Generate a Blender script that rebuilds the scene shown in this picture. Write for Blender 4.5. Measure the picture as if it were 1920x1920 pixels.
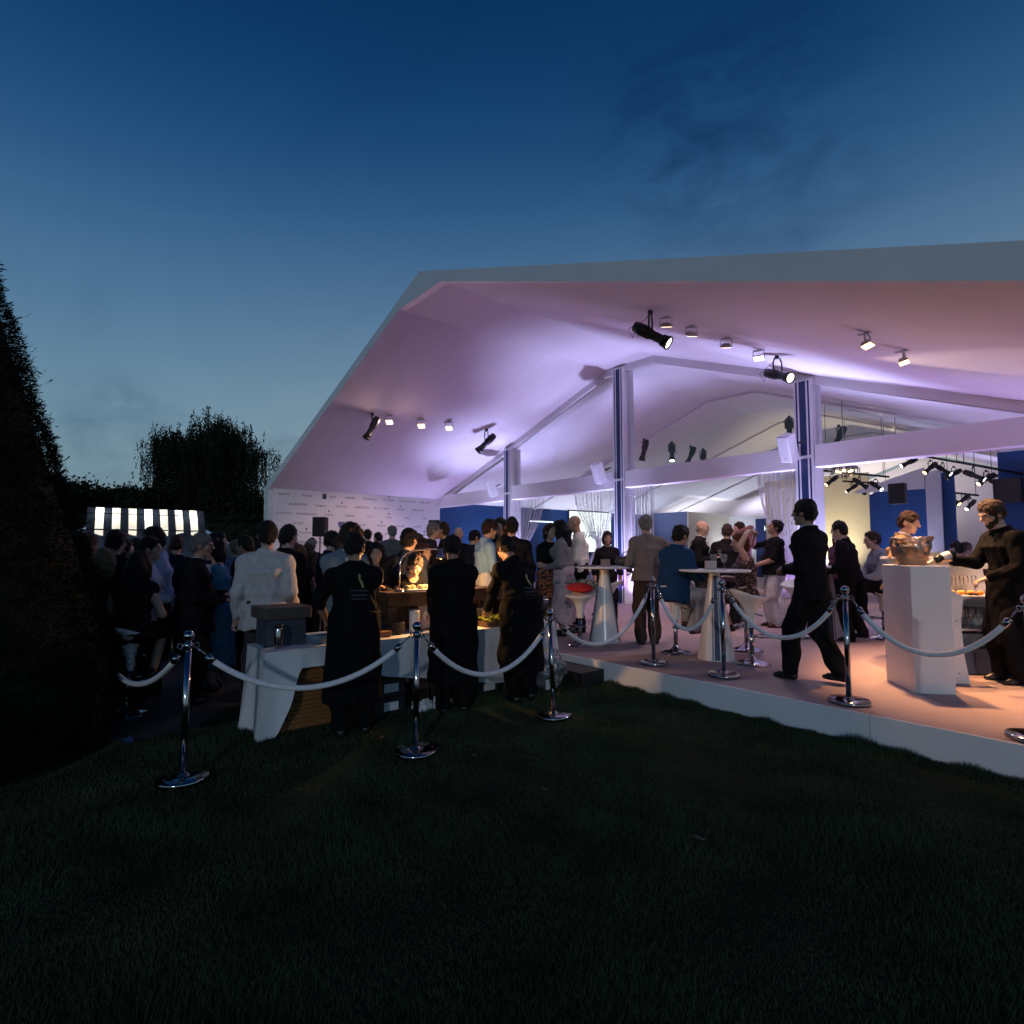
import bpy, bmesh, math, random
import numpy as np
from mathutils import Vector, Matrix
R_ = math.radians
scene = bpy.context.scene
col = scene.collection
for o in list(bpy.data.objects):
    bpy.data.objects.remove(o)

# ------------------------------------------------------------------ camera
CAM = Vector((9.0232, -5.1877, 1.5777))
cd = bpy.data.cameras.new('camera'); co = bpy.data.objects.new('camera', cd); col.objects.link(co)
cd.sensor_width = 36.0; cd.lens = 1073.49 / 1920 * 36.0; cd.clip_start = 0.05; cd.clip_end = 2000
yaw, pit = R_(140.66), R_(3.8)
fw = Vector((math.cos(yaw) * math.cos(pit), math.sin(yaw) * math.cos(pit), math.sin(pit)))
co.location = CAM; co.rotation_euler = fw.to_track_quat('-Z', 'Y').to_euler()
scene.camera = co
scene.render.engine = 'CYCLES'
scene.cycles.use_denoising = True
scene.cycles.max_bounces = 6; scene.cycles.diffuse_bounces = 3; scene.cycles.glossy_bounces = 3
scene.cycles.transmission_bounces = 4; scene.cycles.transparent_max_bounces = 12
scene.cycles.caustics_reflective = False; scene.cycles.caustics_refractive = False
scene.cycles.sample_clamp_indirect = 6.0
scene.view_settings.view_transform = 'Standard'; scene.view_settings.look = 'None'
scene.view_settings.exposure = 0.0; scene.view_settings.gamma = 1.0
scene.view_settings.use_curve_mapping = False

def lin(r, g, b):
    f = lambda c: (c / 255) / 12.92 if c <= 10.3 else ((c / 255 + 0.055) / 1.055) ** 2.4
    return (f(r), f(g), f(b))

# ------------------------------------------------------------------ dusk sky (world)
W = bpy.data.worlds.new('World'); scene.world = W; W.use_nodes = True
nt = W.node_tree; nt.nodes.clear()
def nd(nt, t, **k):
    n = nt.nodes.new(t)
    for a, b in k.items(): setattr(n, a, b)
    return n
tc = nd(nt, 'ShaderNodeTexCoord'); sep = nd(nt, 'ShaderNodeSeparateXYZ')
nt.links.new(tc.outputs['Generated'], sep.inputs[0])
ramp = nd(nt, 'ShaderNodeValToRGB'); ramp.color_ramp.interpolation = 'B_SPLINE'
stops = [(0.0, lin(112, 134, 146)), (0.10, lin(120, 147, 159)), (0.18, lin(114, 146, 163)), (0.30, lin(90, 127, 157)), (0.45, lin(52, 95, 138)),
         (0.57, lin(24, 70, 117)), (0.68, lin(8, 50, 96)), (0.78, lin(3, 38, 80)), (1.0, lin(2, 26, 62))]
els = ramp.color_ramp.elements
els[0].position = 0; els[0].color = (*stops[0][1], 1); els[1].position = 1; els[1].color = (*stops[-1][1], 1)
for p_, c_ in stops[1:-1]:
    e = els.new(p_); e.color = (*c_, 1)
mx = nd(nt, 'ShaderNodeMath', operation='MAXIMUM'); mx.inputs[1].default_value = 0.0
nt.links.new(sep.outputs[2], mx.inputs[0]); nt.links.new(mx.outputs[0], ramp.inputs[0])
# thin evening clouds: direction projected on a high plane, stretched noise
dz = nd(nt, 'ShaderNodeMath', operation='ADD'); dz.inputs[1].default_value = 0.06; nt.links.new(mx.outputs[0], dz.inputs[0])
dv = nd(nt, 'ShaderNodeVectorMath', operation='DIVIDE'); cb = nd(nt, 'ShaderNodeCombineXYZ')
for i in range(3): nt.links.new(dz.outputs[0], cb.inputs[i])
nt.links.new(tc.outputs['Generated'], dv.inputs[0]); nt.links.new(cb.outputs[0], dv.inputs[1])
mp = nd(nt, 'ShaderNodeMapping'); mp.inputs['Rotation'].default_value = (0, 0, R_(52)); mp.inputs['Scale'].default_value = (0.42, 1.6, 1)
mp.inputs['Location'].default_value = (3.1, 1.3, 0)
nt.links.new(dv.outputs[0], mp.inputs[0])
nz = nd(nt, 'ShaderNodeTexNoise'); nz.inputs['Scale'].default_value = 1.5; nz.inputs['Detail'].default_value = 7; nz.inputs['Roughness'].default_value = 0.55
nz.inputs['Distortion'].default_value = 0.35
nt.links.new(mp.outputs[0], nz.inputs[0])
cr = nd(nt, 'ShaderNodeMapRange'); cr.inputs[1].default_value = 0.55; cr.inputs[2].default_value = 0.80; cr.inputs[3].default_value = 0; cr.inputs[4].default_value = 0.22
nt.links.new(nz.outputs[0], cr.inputs[0])
mp2 = nd(nt, 'ShaderNodeMapping'); mp2.inputs['Scale'].default_value = (1, 1, 2.1); mp2.inputs['Rotation'].default_value = (R_(12), R_(8), 0)
nt.links.new(tc.outputs['Generated'], mp2.inputs[0])
nz2 = nd(nt, 'ShaderNodeTexNoise'); nz2.inputs['Scale'].default_value = 7.5; nz2.inputs['Detail'].default_value = 8; nz2.inputs['Roughness'].default_value = 0.62; nz2.inputs['Distortion'].default_value = 0.5
nt.links.new(mp2.outputs[0], nz2.inputs[0])
def px_dir(x, y):
    Rr = Vector((math.sin(yaw), -math.cos(yaw), 0)); U = Rr.cross(fw)
    return (fw + Rr * (x - 960) / 1073.49 - U * (y - 960) / 1073.49).normalized()
def smudge(d, inner, amount, prev):      # one darker cloud bank around a sky direction
    dp = nd(nt, 'ShaderNodeVectorMath', operation='DOT_PRODUCT'); dp.inputs[1].default_value = d
    nrm = nd(nt, 'ShaderNodeVectorMath', operation='NORMALIZE'); nt.links.new(tc.outputs['Generated'], nrm.inputs[0]); nt.links.new(nrm.outputs[0], dp.inputs[0])
    mr = nd(nt, 'ShaderNodeMapRange', interpolation_type='SMOOTHSTEP'); mr.inputs[1].default_value = inner; mr.inputs[2].default_value = 1.0; mr.inputs[3].default_value = 0; mr.inputs[4].default_value = amount
    nt.links.new(dp.outputs['Value'], mr.inputs[0])
    n2 = nd(nt, 'ShaderNodeMapRange'); n2.inputs[1].default_value = 0.38; n2.inputs[2].default_value = 0.68; nt.links.new(nz2.outputs[0], n2.inputs[0])
    mu = nd(nt, 'ShaderNodeMath', operation='MULTIPLY'); nt.links.new(mr.outputs[0], mu.inputs[0]); nt.links.new(n2.outputs[0], mu.inputs[1])
    ad = nd(nt, 'ShaderNodeMath', operation='ADD', use_clamp=True); nt.links.new(prev, ad.inputs[0]); nt.links.new(mu.outputs[0], ad.inputs[1])
    return ad.outputs[0]
acc = smudge(px_dir(1400, 275), 0.970, 0.72, cr.outputs[0])
acc = smudge(px_dir(1230, 235), 0.988, 0.4, acc)
acc = smudge(px_dir(230, 812), 0.994, 0.7, acc)
acc = smudge(px_dir(560, 850), 0.997, 0.6, acc)
hzd = px_dir(1750, 700); hdp = nd(nt, 'ShaderNodeVectorMath', operation='DOT_PRODUCT'); hdp.inputs[1].default_value = hzd; nt.links.new(tc.outputs['Generated'], hdp.inputs[0])
hmr = nd(nt, 'ShaderNodeMapRange', interpolation_type='SMOOTHSTEP'); hmr.inputs[1].default_value = 0.25; hmr.inputs[2].default_value = 1.0; nt.links.new(hdp.outputs['Value'], hmr.inputs[0])
hz = nd(nt, 'ShaderNodeMix', data_type='RGBA', blend_type='MULTIPLY'); nt.links.new(hmr.outputs[0], hz.inputs[0]); nt.links.new(ramp.outputs[0], hz.inputs[6]); hz.inputs[7].default_value = (1.5, 1.18, 1.05, 1)
SKY = hz.outputs[2]
mixc = nd(nt, 'ShaderNodeMix', data_type='RGBA', blend_type='MIX')
nt.links.new(acc, mixc.inputs[0]); nt.links.new(SKY, mixc.inputs[6])
dk = nd(nt, 'ShaderNodeMix', data_type='RGBA', blend_type='MULTIPLY'); dk.inputs[0].default_value = 1.0
nt.links.new(SKY, dk.inputs[6]); dk.inputs[7].default_value = (0.50, 0.56, 0.66, 1)
nt.links.new(dk.outputs[2], mixc.inputs[7])
bg = nd(nt, 'ShaderNodeBackground'); bg.inputs[1].default_value = 1.0
nt.links.new(mixc.outputs[2], bg.inputs[0])
wo = nd(nt, 'ShaderNodeOutputWorld'); nt.links.new(bg.outputs[0], wo.inputs[0])

# ------------------------------------------------------------------ last low light from behind the camera
sd = bpy.data.lights.new('evening_light', 'SUN'); sd.energy = 0.32; sd.angle = R_(2.0); sd.color = (0.84, 0.91, 1.0)
so = bpy.data.objects.new('evening_light', sd); col.objects.link(so)
sa, se = R_(136), R_(14)
so.rotation_euler = Vector((math.cos(sa) * math.cos(se), math.sin(sa) * math.cos(se), -math.sin(se))).to_track_quat('-Z', 'Y').to_euler()
so.location = (9, -12, 8)

# ------------------------------------------------------------------ helpers
def tag(o, label=None, cat=None, group=None, kind=None):
    if label: o['label'] = label
    if cat: o['category'] = cat
    if group: o['group'] = group
    if kind: o['kind'] = kind
    return o
def empty(name, loc=(0, 0, 0), rz=0.0, label=None, cat=None, group=None, rot=None):
    o = bpy.data.objects.new(name, None); col.objects.link(o); o.location = loc
    o.rotation_euler = rot if rot is not None else (0, 0, rz); o.empty_display_size = 0.1
    return tag(o, label, cat, group)
def dup(root, loc=None, rz=None, label=None, group=None, rot=None):
    r = root.copy(); col.objects.link(r)
    if loc is not None: r.location = loc
    if rz is not None: r.rotation_euler = (0, 0, rz)
    if rot is not None: r.rotation_euler = rot
    if label: r['label'] = label
    if group: r['group'] = group
    for ch in list(root.children):
        c = ch.copy(); col.objects.link(c); c.parent = r
        for g_ in list(ch.children):
            d = g_.copy(); col.objects.link(d); d.parent = c
    return r
def raw_mesh(name, V, F, mat=None, parent=None, smooth=False):
    me = bpy.data.meshes.new(name)
    V = np.asarray(V, dtype=np.float32); n = len(V)
    me.vertices.add(n); me.vertices.foreach_set('co', V.ravel())
    F = np.asarray(F, dtype=np.int32); m, k = F.shape
    me.loops.add(m * k); me.loops.foreach_set('vertex_index', F.ravel())
    me.polygons.add(m); me.polygons.foreach_set('loop_start', np.arange(0, m * k, k, dtype=np.int32))
    me.update(calc_edges=True); me.validate()
    if smooth: me.polygons.foreach_set('use_smooth', np.ones(len(me.polygons), dtype=bool))
    if mat: me.materials.append(mat)
    o = bpy.data.objects.new(name, me); col.objects.link(o); o.parent = parent
    return o
class MB:
    def __init__(s): s.V = []; s.F = []; s.sm = []
    def add(s, V, F, sm=False):
        b = len(s.V); s.V += [tuple(v) for v in V]; s.F += [tuple(i + b for i in f) for f in F]; s.sm += [sm] * len(F); return s
    def box(s, c, d, M=None):
        x, y, z = d[0] / 2, d[1] / 2, d[2] / 2
        V = [Vector((a * x, b * y, e * z)) for e in (-1, 1) for b in (-1, 1) for a in (-1, 1)]
        if M is not None: V = [M @ v for v in V]
        V = [v + Vector(c) for v in V]
        return s.add(V, [(0, 2, 3, 1), (4, 5, 7, 6), (0, 1, 5, 4), (2, 6, 7, 3), (0, 4, 6, 2), (1, 3, 7, 5)])
    def bbox(s, lo, hi): return s.box([(a + b) / 2 for a, b in zip(lo, hi)], [b - a for a, b in zip(lo, hi)])
    def rbox(s, c, d, r, M=None, n=3):       # box with rounded vertical edges
        x, y = d[0] / 2 - r, d[1] / 2 - r; pts = []
        for (sx, sy, a0) in ((1, 1, 0), (-1, 1, 90), (-1, -1, 180), (1, -1, 270)):
            for i in range(n + 1):
                a = R_(a0 + 90 * i / n); pts.append((sx * x + r * math.cos(a), sy * y + r * math.sin(a)))
        return s.prism(pts, -d[2] / 2, d[2] / 2, M, c)
    def prism(s, pts, z0, z1, M=None, c=(0, 0, 0)):
        n = len(pts); V = [Vector((p[0], p[1], z0)) for p in pts] + [Vector((p[0], p[1], z1)) for p in pts]
        if M is not None: V = [M @ v for v in V]
        V = [v + Vector(c) for v in V]
        return s.add(V, [tuple(range(n - 1, -1, -1)), tuple(range(n, 2 * n))] + [(i, (i + 1) % n, n + (i + 1) % n, n + i) for i in range(n)])
    def lathe(s, prof, c=(0, 0, 0), n=24, M=None, caps=True):   # prof: (r,z)
        V = []; F = []
        for (r, z) in prof:
            for i in range(n):
                a = 2 * math.pi * i / n; V.append(Vector((r * math.cos(a), r * math.sin(a), z)))
        if M is not None: V = [M @ v for v in V]
        V = [v + Vector(c) for v in V]; m = len(prof)
        for j in range(m - 1):
            for i in range(n):
                F.append((j * n + i, j * n + (i + 1) % n, (j + 1) * n + (i + 1) % n, (j + 1) * n + i))
        if caps:
            F.append(tuple(range(n - 1, -1, -1))); F.append(tuple((m - 1) * n + i for i in range(n)))
        return s.add(V, F, True)
    def tube(s, pts, r, n=8, close=False):
        pts = [Vector(p) for p in pts]; m = len(pts); V = []; F = []
        rr = r if isinstance(r, (list, tuple)) else [r] * m
        up = Vector((0, 0, 1)); prev = None
        for j, p in enumerate(pts):
            t = (pts[min(j + 1, m - 1)] - pts[max(j - 1, 0)]).normalized()
            if prev is None:
                a = t.cross(up if abs(t.z) < 0.95 else Vector((1, 0, 0))).normalized()
            else:
                a = (prev - t * prev.dot(t)).normalized()
            prev = a; b = t.cross(a)
            for i in range(n):
                q = 2 * math.pi * i / n; V.append(p + (a * math.cos(q) + b * math.sin(q)) * rr[j])
        for j in range(m - 1):
            for i in range(n):
                F.append((j * n + i, j * n + (i + 1) % n, (j + 1) * n + (i + 1) % n, (j + 1) * n + i))
        F.append(tuple(range(n - 1, -1, -1))); F.append(tuple((m - 1) * n + i for i in range(n)))
        return s.add(V, F, True)
    def ball(s, c, r, n=12, m=8):
        rr = r if isinstance(r, (tuple, list)) else (r, r, r); V = [(c[0], c[1], c[2] - rr[2])]; F = []
        for j in range(1, m):
            t = math.pi * j / m
            for i in range(n):
                a = 2 * math.pi * i / n
                V.append((c[0] + rr[0] * math.sin(t) * math.cos(a), c[1] + rr[1] * math.sin(t) * math.sin(a), c[2] - rr[2] * math.cos(t)))
        V.append((c[0], c[1], c[2] + rr[2])); L = len(V) - 1
        for i in range(n):
            F.append((0, 1 + (i + 1) % n, 1 + i)); F.append((L, L - n + i, L - n + (i + 1) % n))
        for j in range(m - 2):
            for i in range(n):
                F.append((1 + j * n + i, 1 + j * n + (i + 1) % n, 1 + (j + 1) * n + (i + 1) % n, 1 + (j + 1) * n + i))
        return s.add(V, F, True)
    def build(s, name, mat, parent=None, smooth=None, bevel=0.0):
        me = bpy.data.meshes.new(name); me.from_pydata(s.V, [], s.F); me.update()
        sm = s.sm if smooth is None else [smooth] * len(s.F)
        if any(sm): me.polygons.foreach_set('use_smooth', sm)
        if mat: me.materials.append(mat)
        o = bpy.data.objects.new(name, me); col.objects.link(o); o.parent = parent
        if bevel > 0:
            md = o.modifiers.new('bevel', 'BEVEL'); md.width = bevel; md.segments = 2; md.limit_method = 'ANGLE'; md.angle_limit = R_(40)
        return o
def rotz(a): return Matrix.Rotation(a, 3, 'Z')
def axis_mat(d):      # 3x3 whose local Z is d
    return Vector(d).normalized().to_track_quat('Z', 'Y').to_matrix()

# ------------------------------------------------------------------ materials
MATS = {}
def mat(name, c=(0.5, 0.5, 0.5), rough=0.6, metal=0.0, var=0.12, vscale=6.0, bump=0.0, bscale=60.0, spec=0.5, stretch=(1, 1, 1), emit=None, estr=0.0, sheen=0.0, coat=0.0, detail=5):
    if name in MATS: return MATS[name]
    m = bpy.data.materials.new(name); m.use_nodes = True; t = m.node_tree; b = t.nodes['Principled BSDF']
    b.inputs['Roughness'].default_value = rough; b.inputs['Metallic'].default_value = metal; b.inputs['Specular IOR Level'].default_value = spec
    b.inputs['Base Color'].default_value = (*c, 1); b.inputs['Sheen Weight'].default_value = sheen; b.inputs['Coat Weight'].default_value = coat
    if emit: b.inputs['Emission Color'].default_value = (*emit, 1); b.inputs['Emission Strength'].default_value = estr
    if var > 0 or bump > 0:
        tcn = nd(t, 'ShaderNodeTexCoord'); mpn = nd(t, 'ShaderNodeMapping'); mpn.inputs['Scale'].default_value = stretch
        t.links.new(tcn.outputs['Object'], mpn.inputs[0])
        if var > 0:
            n = nd(t, 'ShaderNodeTexNoise'); n.inputs['Scale'].default_value = vscale; n.inputs['Detail'].default_value = detail
            t.links.new(mpn.outputs[0], n.inputs[0])
            r = nd(t, 'ShaderNodeMapRange'); r.inputs[1].default_value = 0.3; r.inputs[2].default_value = 0.7; r.inputs[3].default_value = 1 - var; r.inputs[4].default_value = 1 + var
            t.links.new(n.outputs[0], r.inputs[0])
            x = nd(t, 'ShaderNodeVectorMath', operation='SCALE'); x.inputs[0].default_value = c; t.links.new(r.outputs[0], x.inputs['Scale'])
            t.links.new(x.outputs[0], b.inputs['Base Color'])
        if bump > 0:
            n2 = nd(t, 'ShaderNodeTexNoise'); n2.inputs['Scale'].default_value = bscale; n2.inputs['Detail'].default_value = 4
            t.links.new(mpn.outputs[0], n2.inputs[0])
            bp = nd(t, 'ShaderNodeBump'); bp.inputs['Strength'].default_value = bump; bp.inputs['Distance'].default_value = 0.01
            t.links.new(n2.outputs[0], bp.inputs['Height']); t.links.new(bp.outputs[0], b.inputs['Normal'])
    MATS[name] = m
    return m
def emat(name, c, strength):
    if name in MATS: return MATS[name]
    m = bpy.data.materials.new(name); m.use_nodes = True; t = m.node_tree; t.nodes.clear()
    e = nd(t, 'ShaderNodeEmission'); e.inputs[0].default_value = (*c, 1); e.inputs[1].default_value = strength
    o = nd(t, 'ShaderNodeOutputMaterial'); t.links.new(e.outputs[0], o.inputs[0]); MATS[name] = m
    return m
def thin_glass(name, tint=(1, 1, 1), refl=0.08, rough=0.02, body=0.0, bodyc=(0.8, 0.8, 0.8)):
    if name in MATS: return MATS[name]
    m = bpy.data.materials.new(name); m.use_nodes = True; t = m.node_tree; t.nodes.clear()
    tr = nd(t, 'ShaderNodeBsdfTransparent'); tr.inputs[0].default_value = (*tint, 1)
    gl = nd(t, 'ShaderNodeBsdfGlossy'); gl.inputs['Roughness'].default_value = rough
    fr = nd(t, 'ShaderNodeFresnel'); fr.inputs[0].default_value = 1.45
    ad = nd(t, 'ShaderNodeMath', operation='ADD', use_clamp=True); ad.inputs[1].default_value = refl; t.links.new(fr.outputs[0], ad.inputs[0])
    mxs = nd(t, 'ShaderNodeMixShader'); t.links.new(ad.outputs[0], mxs.inputs[0]); t.links.new(tr.outputs[0], mxs.inputs[1]); t.links.new(gl.outputs[0], mxs.inputs[2])
    last = mxs.outputs[0]
    if body > 0:
        df = nd(t, 'ShaderNodeBsdfDiffuse'); df.inputs[0].default_value = (*bodyc, 1)
        m2 = nd(t, 'ShaderNodeMixShader'); m2.inputs[0].default_value = body; t.links.new(last, m2.inputs[1]); t.links.new(df.outputs[0], m2.inputs[2]); last = m2.outputs[0]
    o = nd(t, 'ShaderNodeOutputMaterial'); t.links.new(last, o.inputs[0]); MATS[name] = m
    return m
WHITE = mat('white_panel', (0.78, 0.78, 0.79), 0.45, var=0.03, vscale=2.0)
LINER = mat('tent_liner', (0.74, 0.72, 0.74), 0.8, var=0.03, vscale=1.2, bump=0.05, bscale=3.0, stretch=(1, 3, 1))
FABRIC = mat('tent_fabric', (0.72, 0.72, 0.74), 0.5, var=0.04, vscale=1.5)
NAVY = mat('navy_stripe', (0.012, 0.03, 0.10), 0.5, var=0.05)
BLUE = mat('blue_wall', (0.015, 0.078, 0.25), 0.6, var=0.06, vscale=2.0)
CHROME = mat('chrome', (0.36, 0.36, 0.37), 0.12, 1.0, var=0.04, vscale=20)
ROPE = mat('white_rope', (0.76, 0.76, 0.77), 0.9, var=0.06, vscale=30, bump=0.3, bscale=160)
BLACKM = mat('black_metal', (0.007, 0.007, 0.008), 0.5, var=0.2, vscale=30)
CARPET = mat('beige_carpet', (0.37, 0.285, 0.285), 0.9, var=0.13, vscale=1.3, bump=0.25, bscale=220)
DARKWOOD = mat('dark_wood', (0.10, 0.055, 0.03), 0.5, var=0.35, vscale=9, stretch=(12, 1.2, 12), bump=0.2, bscale=20)
CLOTH = mat('white_cloth', (0.68, 0.69, 0.70), 0.8, var=0.04, vscale=5, bump=0.1, bscale=14)
STOOLW = mat('stool_plastic', (0.75, 0.75, 0.76), 0.22, var=0.03, vscale=4)
GLASS = thin_glass('clear_glass', (0.97, 0.98, 1.0), 0.06, 0.02, 0.07, (0.85, 0.85, 0.88))
PANE = thin_glass('gable_pane', (0.95, 0.95, 0.97), 0.02, 0.01)
# ------------------------------------------------------------------ rounded bodies from distance fields
def polygonise(G, lo, h):
    S = G < 0; nx, ny, nz = G.shape; cx, cy, cz = nx - 1, ny - 1, nz - 1
    N = cx * cy * cz; acc = np.zeros((N, 3)); cnt = np.zeros(N); quads = []
    for ax in range(3):
        a = [slice(None)] * 3; b = [slice(None)] * 3; a[ax] = slice(0, -1); b[ax] = slice(1, None)
        A, B = S[tuple(a)], S[tuple(b)]
        I = np.argwhere(A != B)
        if len(I) == 0: continue
        o1, o2 = (ax + 1) % 3, (ax + 2) % 3; shp = (nx, ny, nz)
        ok = (I[:, o1] > 0) & (I[:, o1] < shp[o1] - 1) & (I[:, o2] > 0) & (I[:, o2] < shp[o2] - 1); I = I[ok]
        J = I.copy(); J[:, ax] += 1
        g0 = G[I[:, 0], I[:, 1], I[:, 2]]; g1 = G[J[:, 0], J[:, 1], J[:, 2]]
        P = I.astype(float); P[:, ax] += g0 / (g0 - g1)
        ids = []
        for (d1, d2) in ((-1, -1), (0, -1), (0, 0), (-1, 0)):
            Cc = I.copy(); Cc[:, o1] += d1; Cc[:, o2] += d2
            idx = (Cc[:, 0] * cy + Cc[:, 1]) * cz + Cc[:, 2]; ids.append(idx)
            for k in range(3): acc[:, k] += np.bincount(idx, P[:, k], N)
            cnt += np.bincount(idx, minlength=N)
        Q = np.stack(ids, 1); fl = ~S[I[:, 0], I[:, 1], I[:, 2]]; Q[fl] = Q[fl][:, ::-1]; quads.append(Q)
    used = np.nonzero(cnt)[0]; mp_ = np.full(N, -1, dtype=np.int64); mp_[used] = np.arange(len(used))
    V = acc[used] / cnt[used][:, None] * h + lo
    return V, mp_[np.concatenate(quads)]
class Field:
    def __init__(s): s.pr = []; s.cut = []; s.noise = None; s.keep = []
    def rc(s, a, b, ra, rb, k=0.02):
        a, b = np.array(a, float), np.array(b, float); r = max(ra, rb)
        def f(P):
            ab = b - a; t = np.clip(((P - a) @ ab) / max(ab @ ab, 1e-9), 0, 1)
            return np.linalg.norm(P - a - t[..., None] * ab, axis=-1) - (ra + (rb - ra) * t)
        s.pr.append((f, np.minimum(a, b) - r, np.maximum(a, b) + r, k)); return s
    def el(s, c, r, M=None, k=0.02):
        c, r = np.array(c, float), np.array(r, float); Mi = np.eye(3) if M is None else np.array(M, float)
        def f(P):
            q = (P - c) @ Mi; k0 = np.linalg.norm(q / r, axis=-1); k1 = np.linalg.norm(q / (r * r), axis=-1)
            return k0 * (k0 - 1) / np.maximum(k1, 1e-6)
        e = r.max(); s.pr.append((f, c - e, c + e, k)); return s
    def et(s, a, b, X, Y, ra, rb, k=0.02, flat=False):
        a, b, X, Y = (np.array(q, float) for q in (a, b, X, Y)); ab = b - a; L = np.linalg.norm(ab); Z = ab / L; e = max(*ra, *rb)
        def f(P):
            q = P - a; z = q @ Z; t = np.clip(z / L, 0, 1); x, y = q @ X, q @ Y
            rx = ra[0] + (rb[0] - ra[0]) * t; ry = ra[1] + (rb[1] - ra[1]) * t
            d = (np.sqrt((x / rx) ** 2 + (y / ry) ** 2) - 1) * np.minimum(rx, ry)
            dz_ = np.maximum(-z, z - L)
            return np.maximum(d, dz_) if flat else np.where(dz_ > 0, np.sqrt(np.maximum(d, 0) ** 2 + dz_ ** 2) + np.minimum(d, 0) * 0.3, d)
        s.pr.append((f, np.minimum(a, b) - e, np.maximum(a, b) + e, k)); return s
    def sub_el(s, c, r, M=None):
        g = Field(); g.el(c, r, M); s.cut.append(g.pr[0][0]); return s
    def half(s, p, n):          # keep the side n points away from
        p, n = np.array(p, float), np.array(n, float); n /= np.linalg.norm(n); s.keep.append(lambda P: (P - p) @ n); return s
    def mesh(s, h, sc=1.0):
        lo = np.min([p[1] for p in s.pr], 0) - 3 * h - 0.02; hi = np.max([p[2] for p in s.pr], 0) + 3 * h + 0.02
        n = np.ceil((hi - lo) / h).astype(int) + 1; G = np.full(n, 1.0)
        ax = [lo[i] + h * np.arange(n[i]) for i in range(3)]
        for f, a, b, k in s.pr:
            i0 = np.maximum(((a - lo - k - 0.03) / h).astype(int), 0); i1 = np.minimum(((b - lo + k + 0.03) / h).astype(int) + 2, n)
            sl = tuple(slice(i0[i], i1[i]) for i in range(3))
            P = np.stack(np.meshgrid(*[ax[i][sl[i]] for i in range(3)], indexing='ij'), -1)
            d = f(P); g = G[sl]; q = np.clip(0.5 + 0.5 * (d - g) / k, 0, 1); G[sl] = d * (1 - q) + g * q - k * q * (1 - q)
        if s.cut or s.keep or s.noise:
            P = np.stack(np.meshgrid(*ax, indexing='ij'), -1)
            if s.noise:
                amp, fr, sd_ = s.noise; rs = np.random.RandomState(sd_); nn = np.zeros(n)
                for _ in range(7):
                    kv = rs.normal(size=3) * fr * np.array([1, 1, 0.55]); nn += np.sin(P @ kv + rs.rand() * 6.28 + 1.3 * np.sin(P @ (kv[::-1] * 0.4)))
                G = G + nn * amp / 2.6 - amp * 0.9
            for f in s.cut: G = np.maximum(G, -f(P))
            for f in s.keep: G = np.maximum(G, f(P))
        V, F = polygonise(G, lo, h)
        return V * sc, F
def ik(a, b, l1, l2, pole):
    a, b, pole = np.array(a, float), np.array(b, float), np.array(pole, float); d = b - a; L = np.linalg.norm(d)
    if L > (l1 + l2) * 0.999: b = a + d / L * (l1 + l2) * 0.999; d = b - a; L = np.linalg.norm(d)
    x = (l1 * l1 - l2 * l2 + L * L) / (2 * L); hh = math.sqrt(max(l1 * l1 - x * x, 0)); u = d / L
    p = pole - u * (pole @ u); p /= max(np.linalg.norm(p), 1e-6)
    return a + u * x + p * hh, b
def rotm(ax, deg):
    return np.array(Matrix.Rotation(R_(deg), 3, ax))
SKINS = {'fair': (0.46, 0.29, 0.22), 'tan': (0.36, 0.21, 0.145), 'dark': (0.16, 0.085, 0.055)}
HAIRC = {'black': (0.010, 0.008, 0.008), 'brown': (0.035, 0.02, 0.013), 'grey': (0.16, 0.155, 0.15), 'blond': (0.22, 0.15, 0.075), 'red': (0.11, 0.035, 0.015)}
NP = [0]
def cloth_mat(c, kind='cloth'):
    return mat('%s_%d_%d_%d' % (kind, c[0] * 1000, c[1] * 1000, c[2] * 1000), c, 0.85, var=0.12, vscale=14, bump=0.75, bscale=15, stretch=(1.6, 1.6, 0.8), spec=0.06)
def pattern_mat(name, c1, c2, sc=28):
    if name in MATS: return MATS[name]
    m = mat(name, c1, 0.85, var=0.0); t = m.node_tree; b = t.nodes['Principled BSDF']
    tcn = nd(t, 'ShaderNodeTexCoord'); v = nd(t, 'ShaderNodeTexVoronoi'); v.inputs['Scale'].default_value = sc; t.links.new(tcn.outputs['Object'], v.inputs[0])
    r = nd(t, 'ShaderNodeValToRGB'); r.color_ramp.elements[0].position = 0.35; r.color_ramp.elements[0].color = (*c2, 1); r.color_ramp.elements[1].position = 0.5; r.color_ramp.elements[1].color = (*c1, 1)
    t.links.new(v.outputs['Distance'], r.inputs[0]); t.links.new(r.outputs[0], b.inputs['Base Color']); return m
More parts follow.
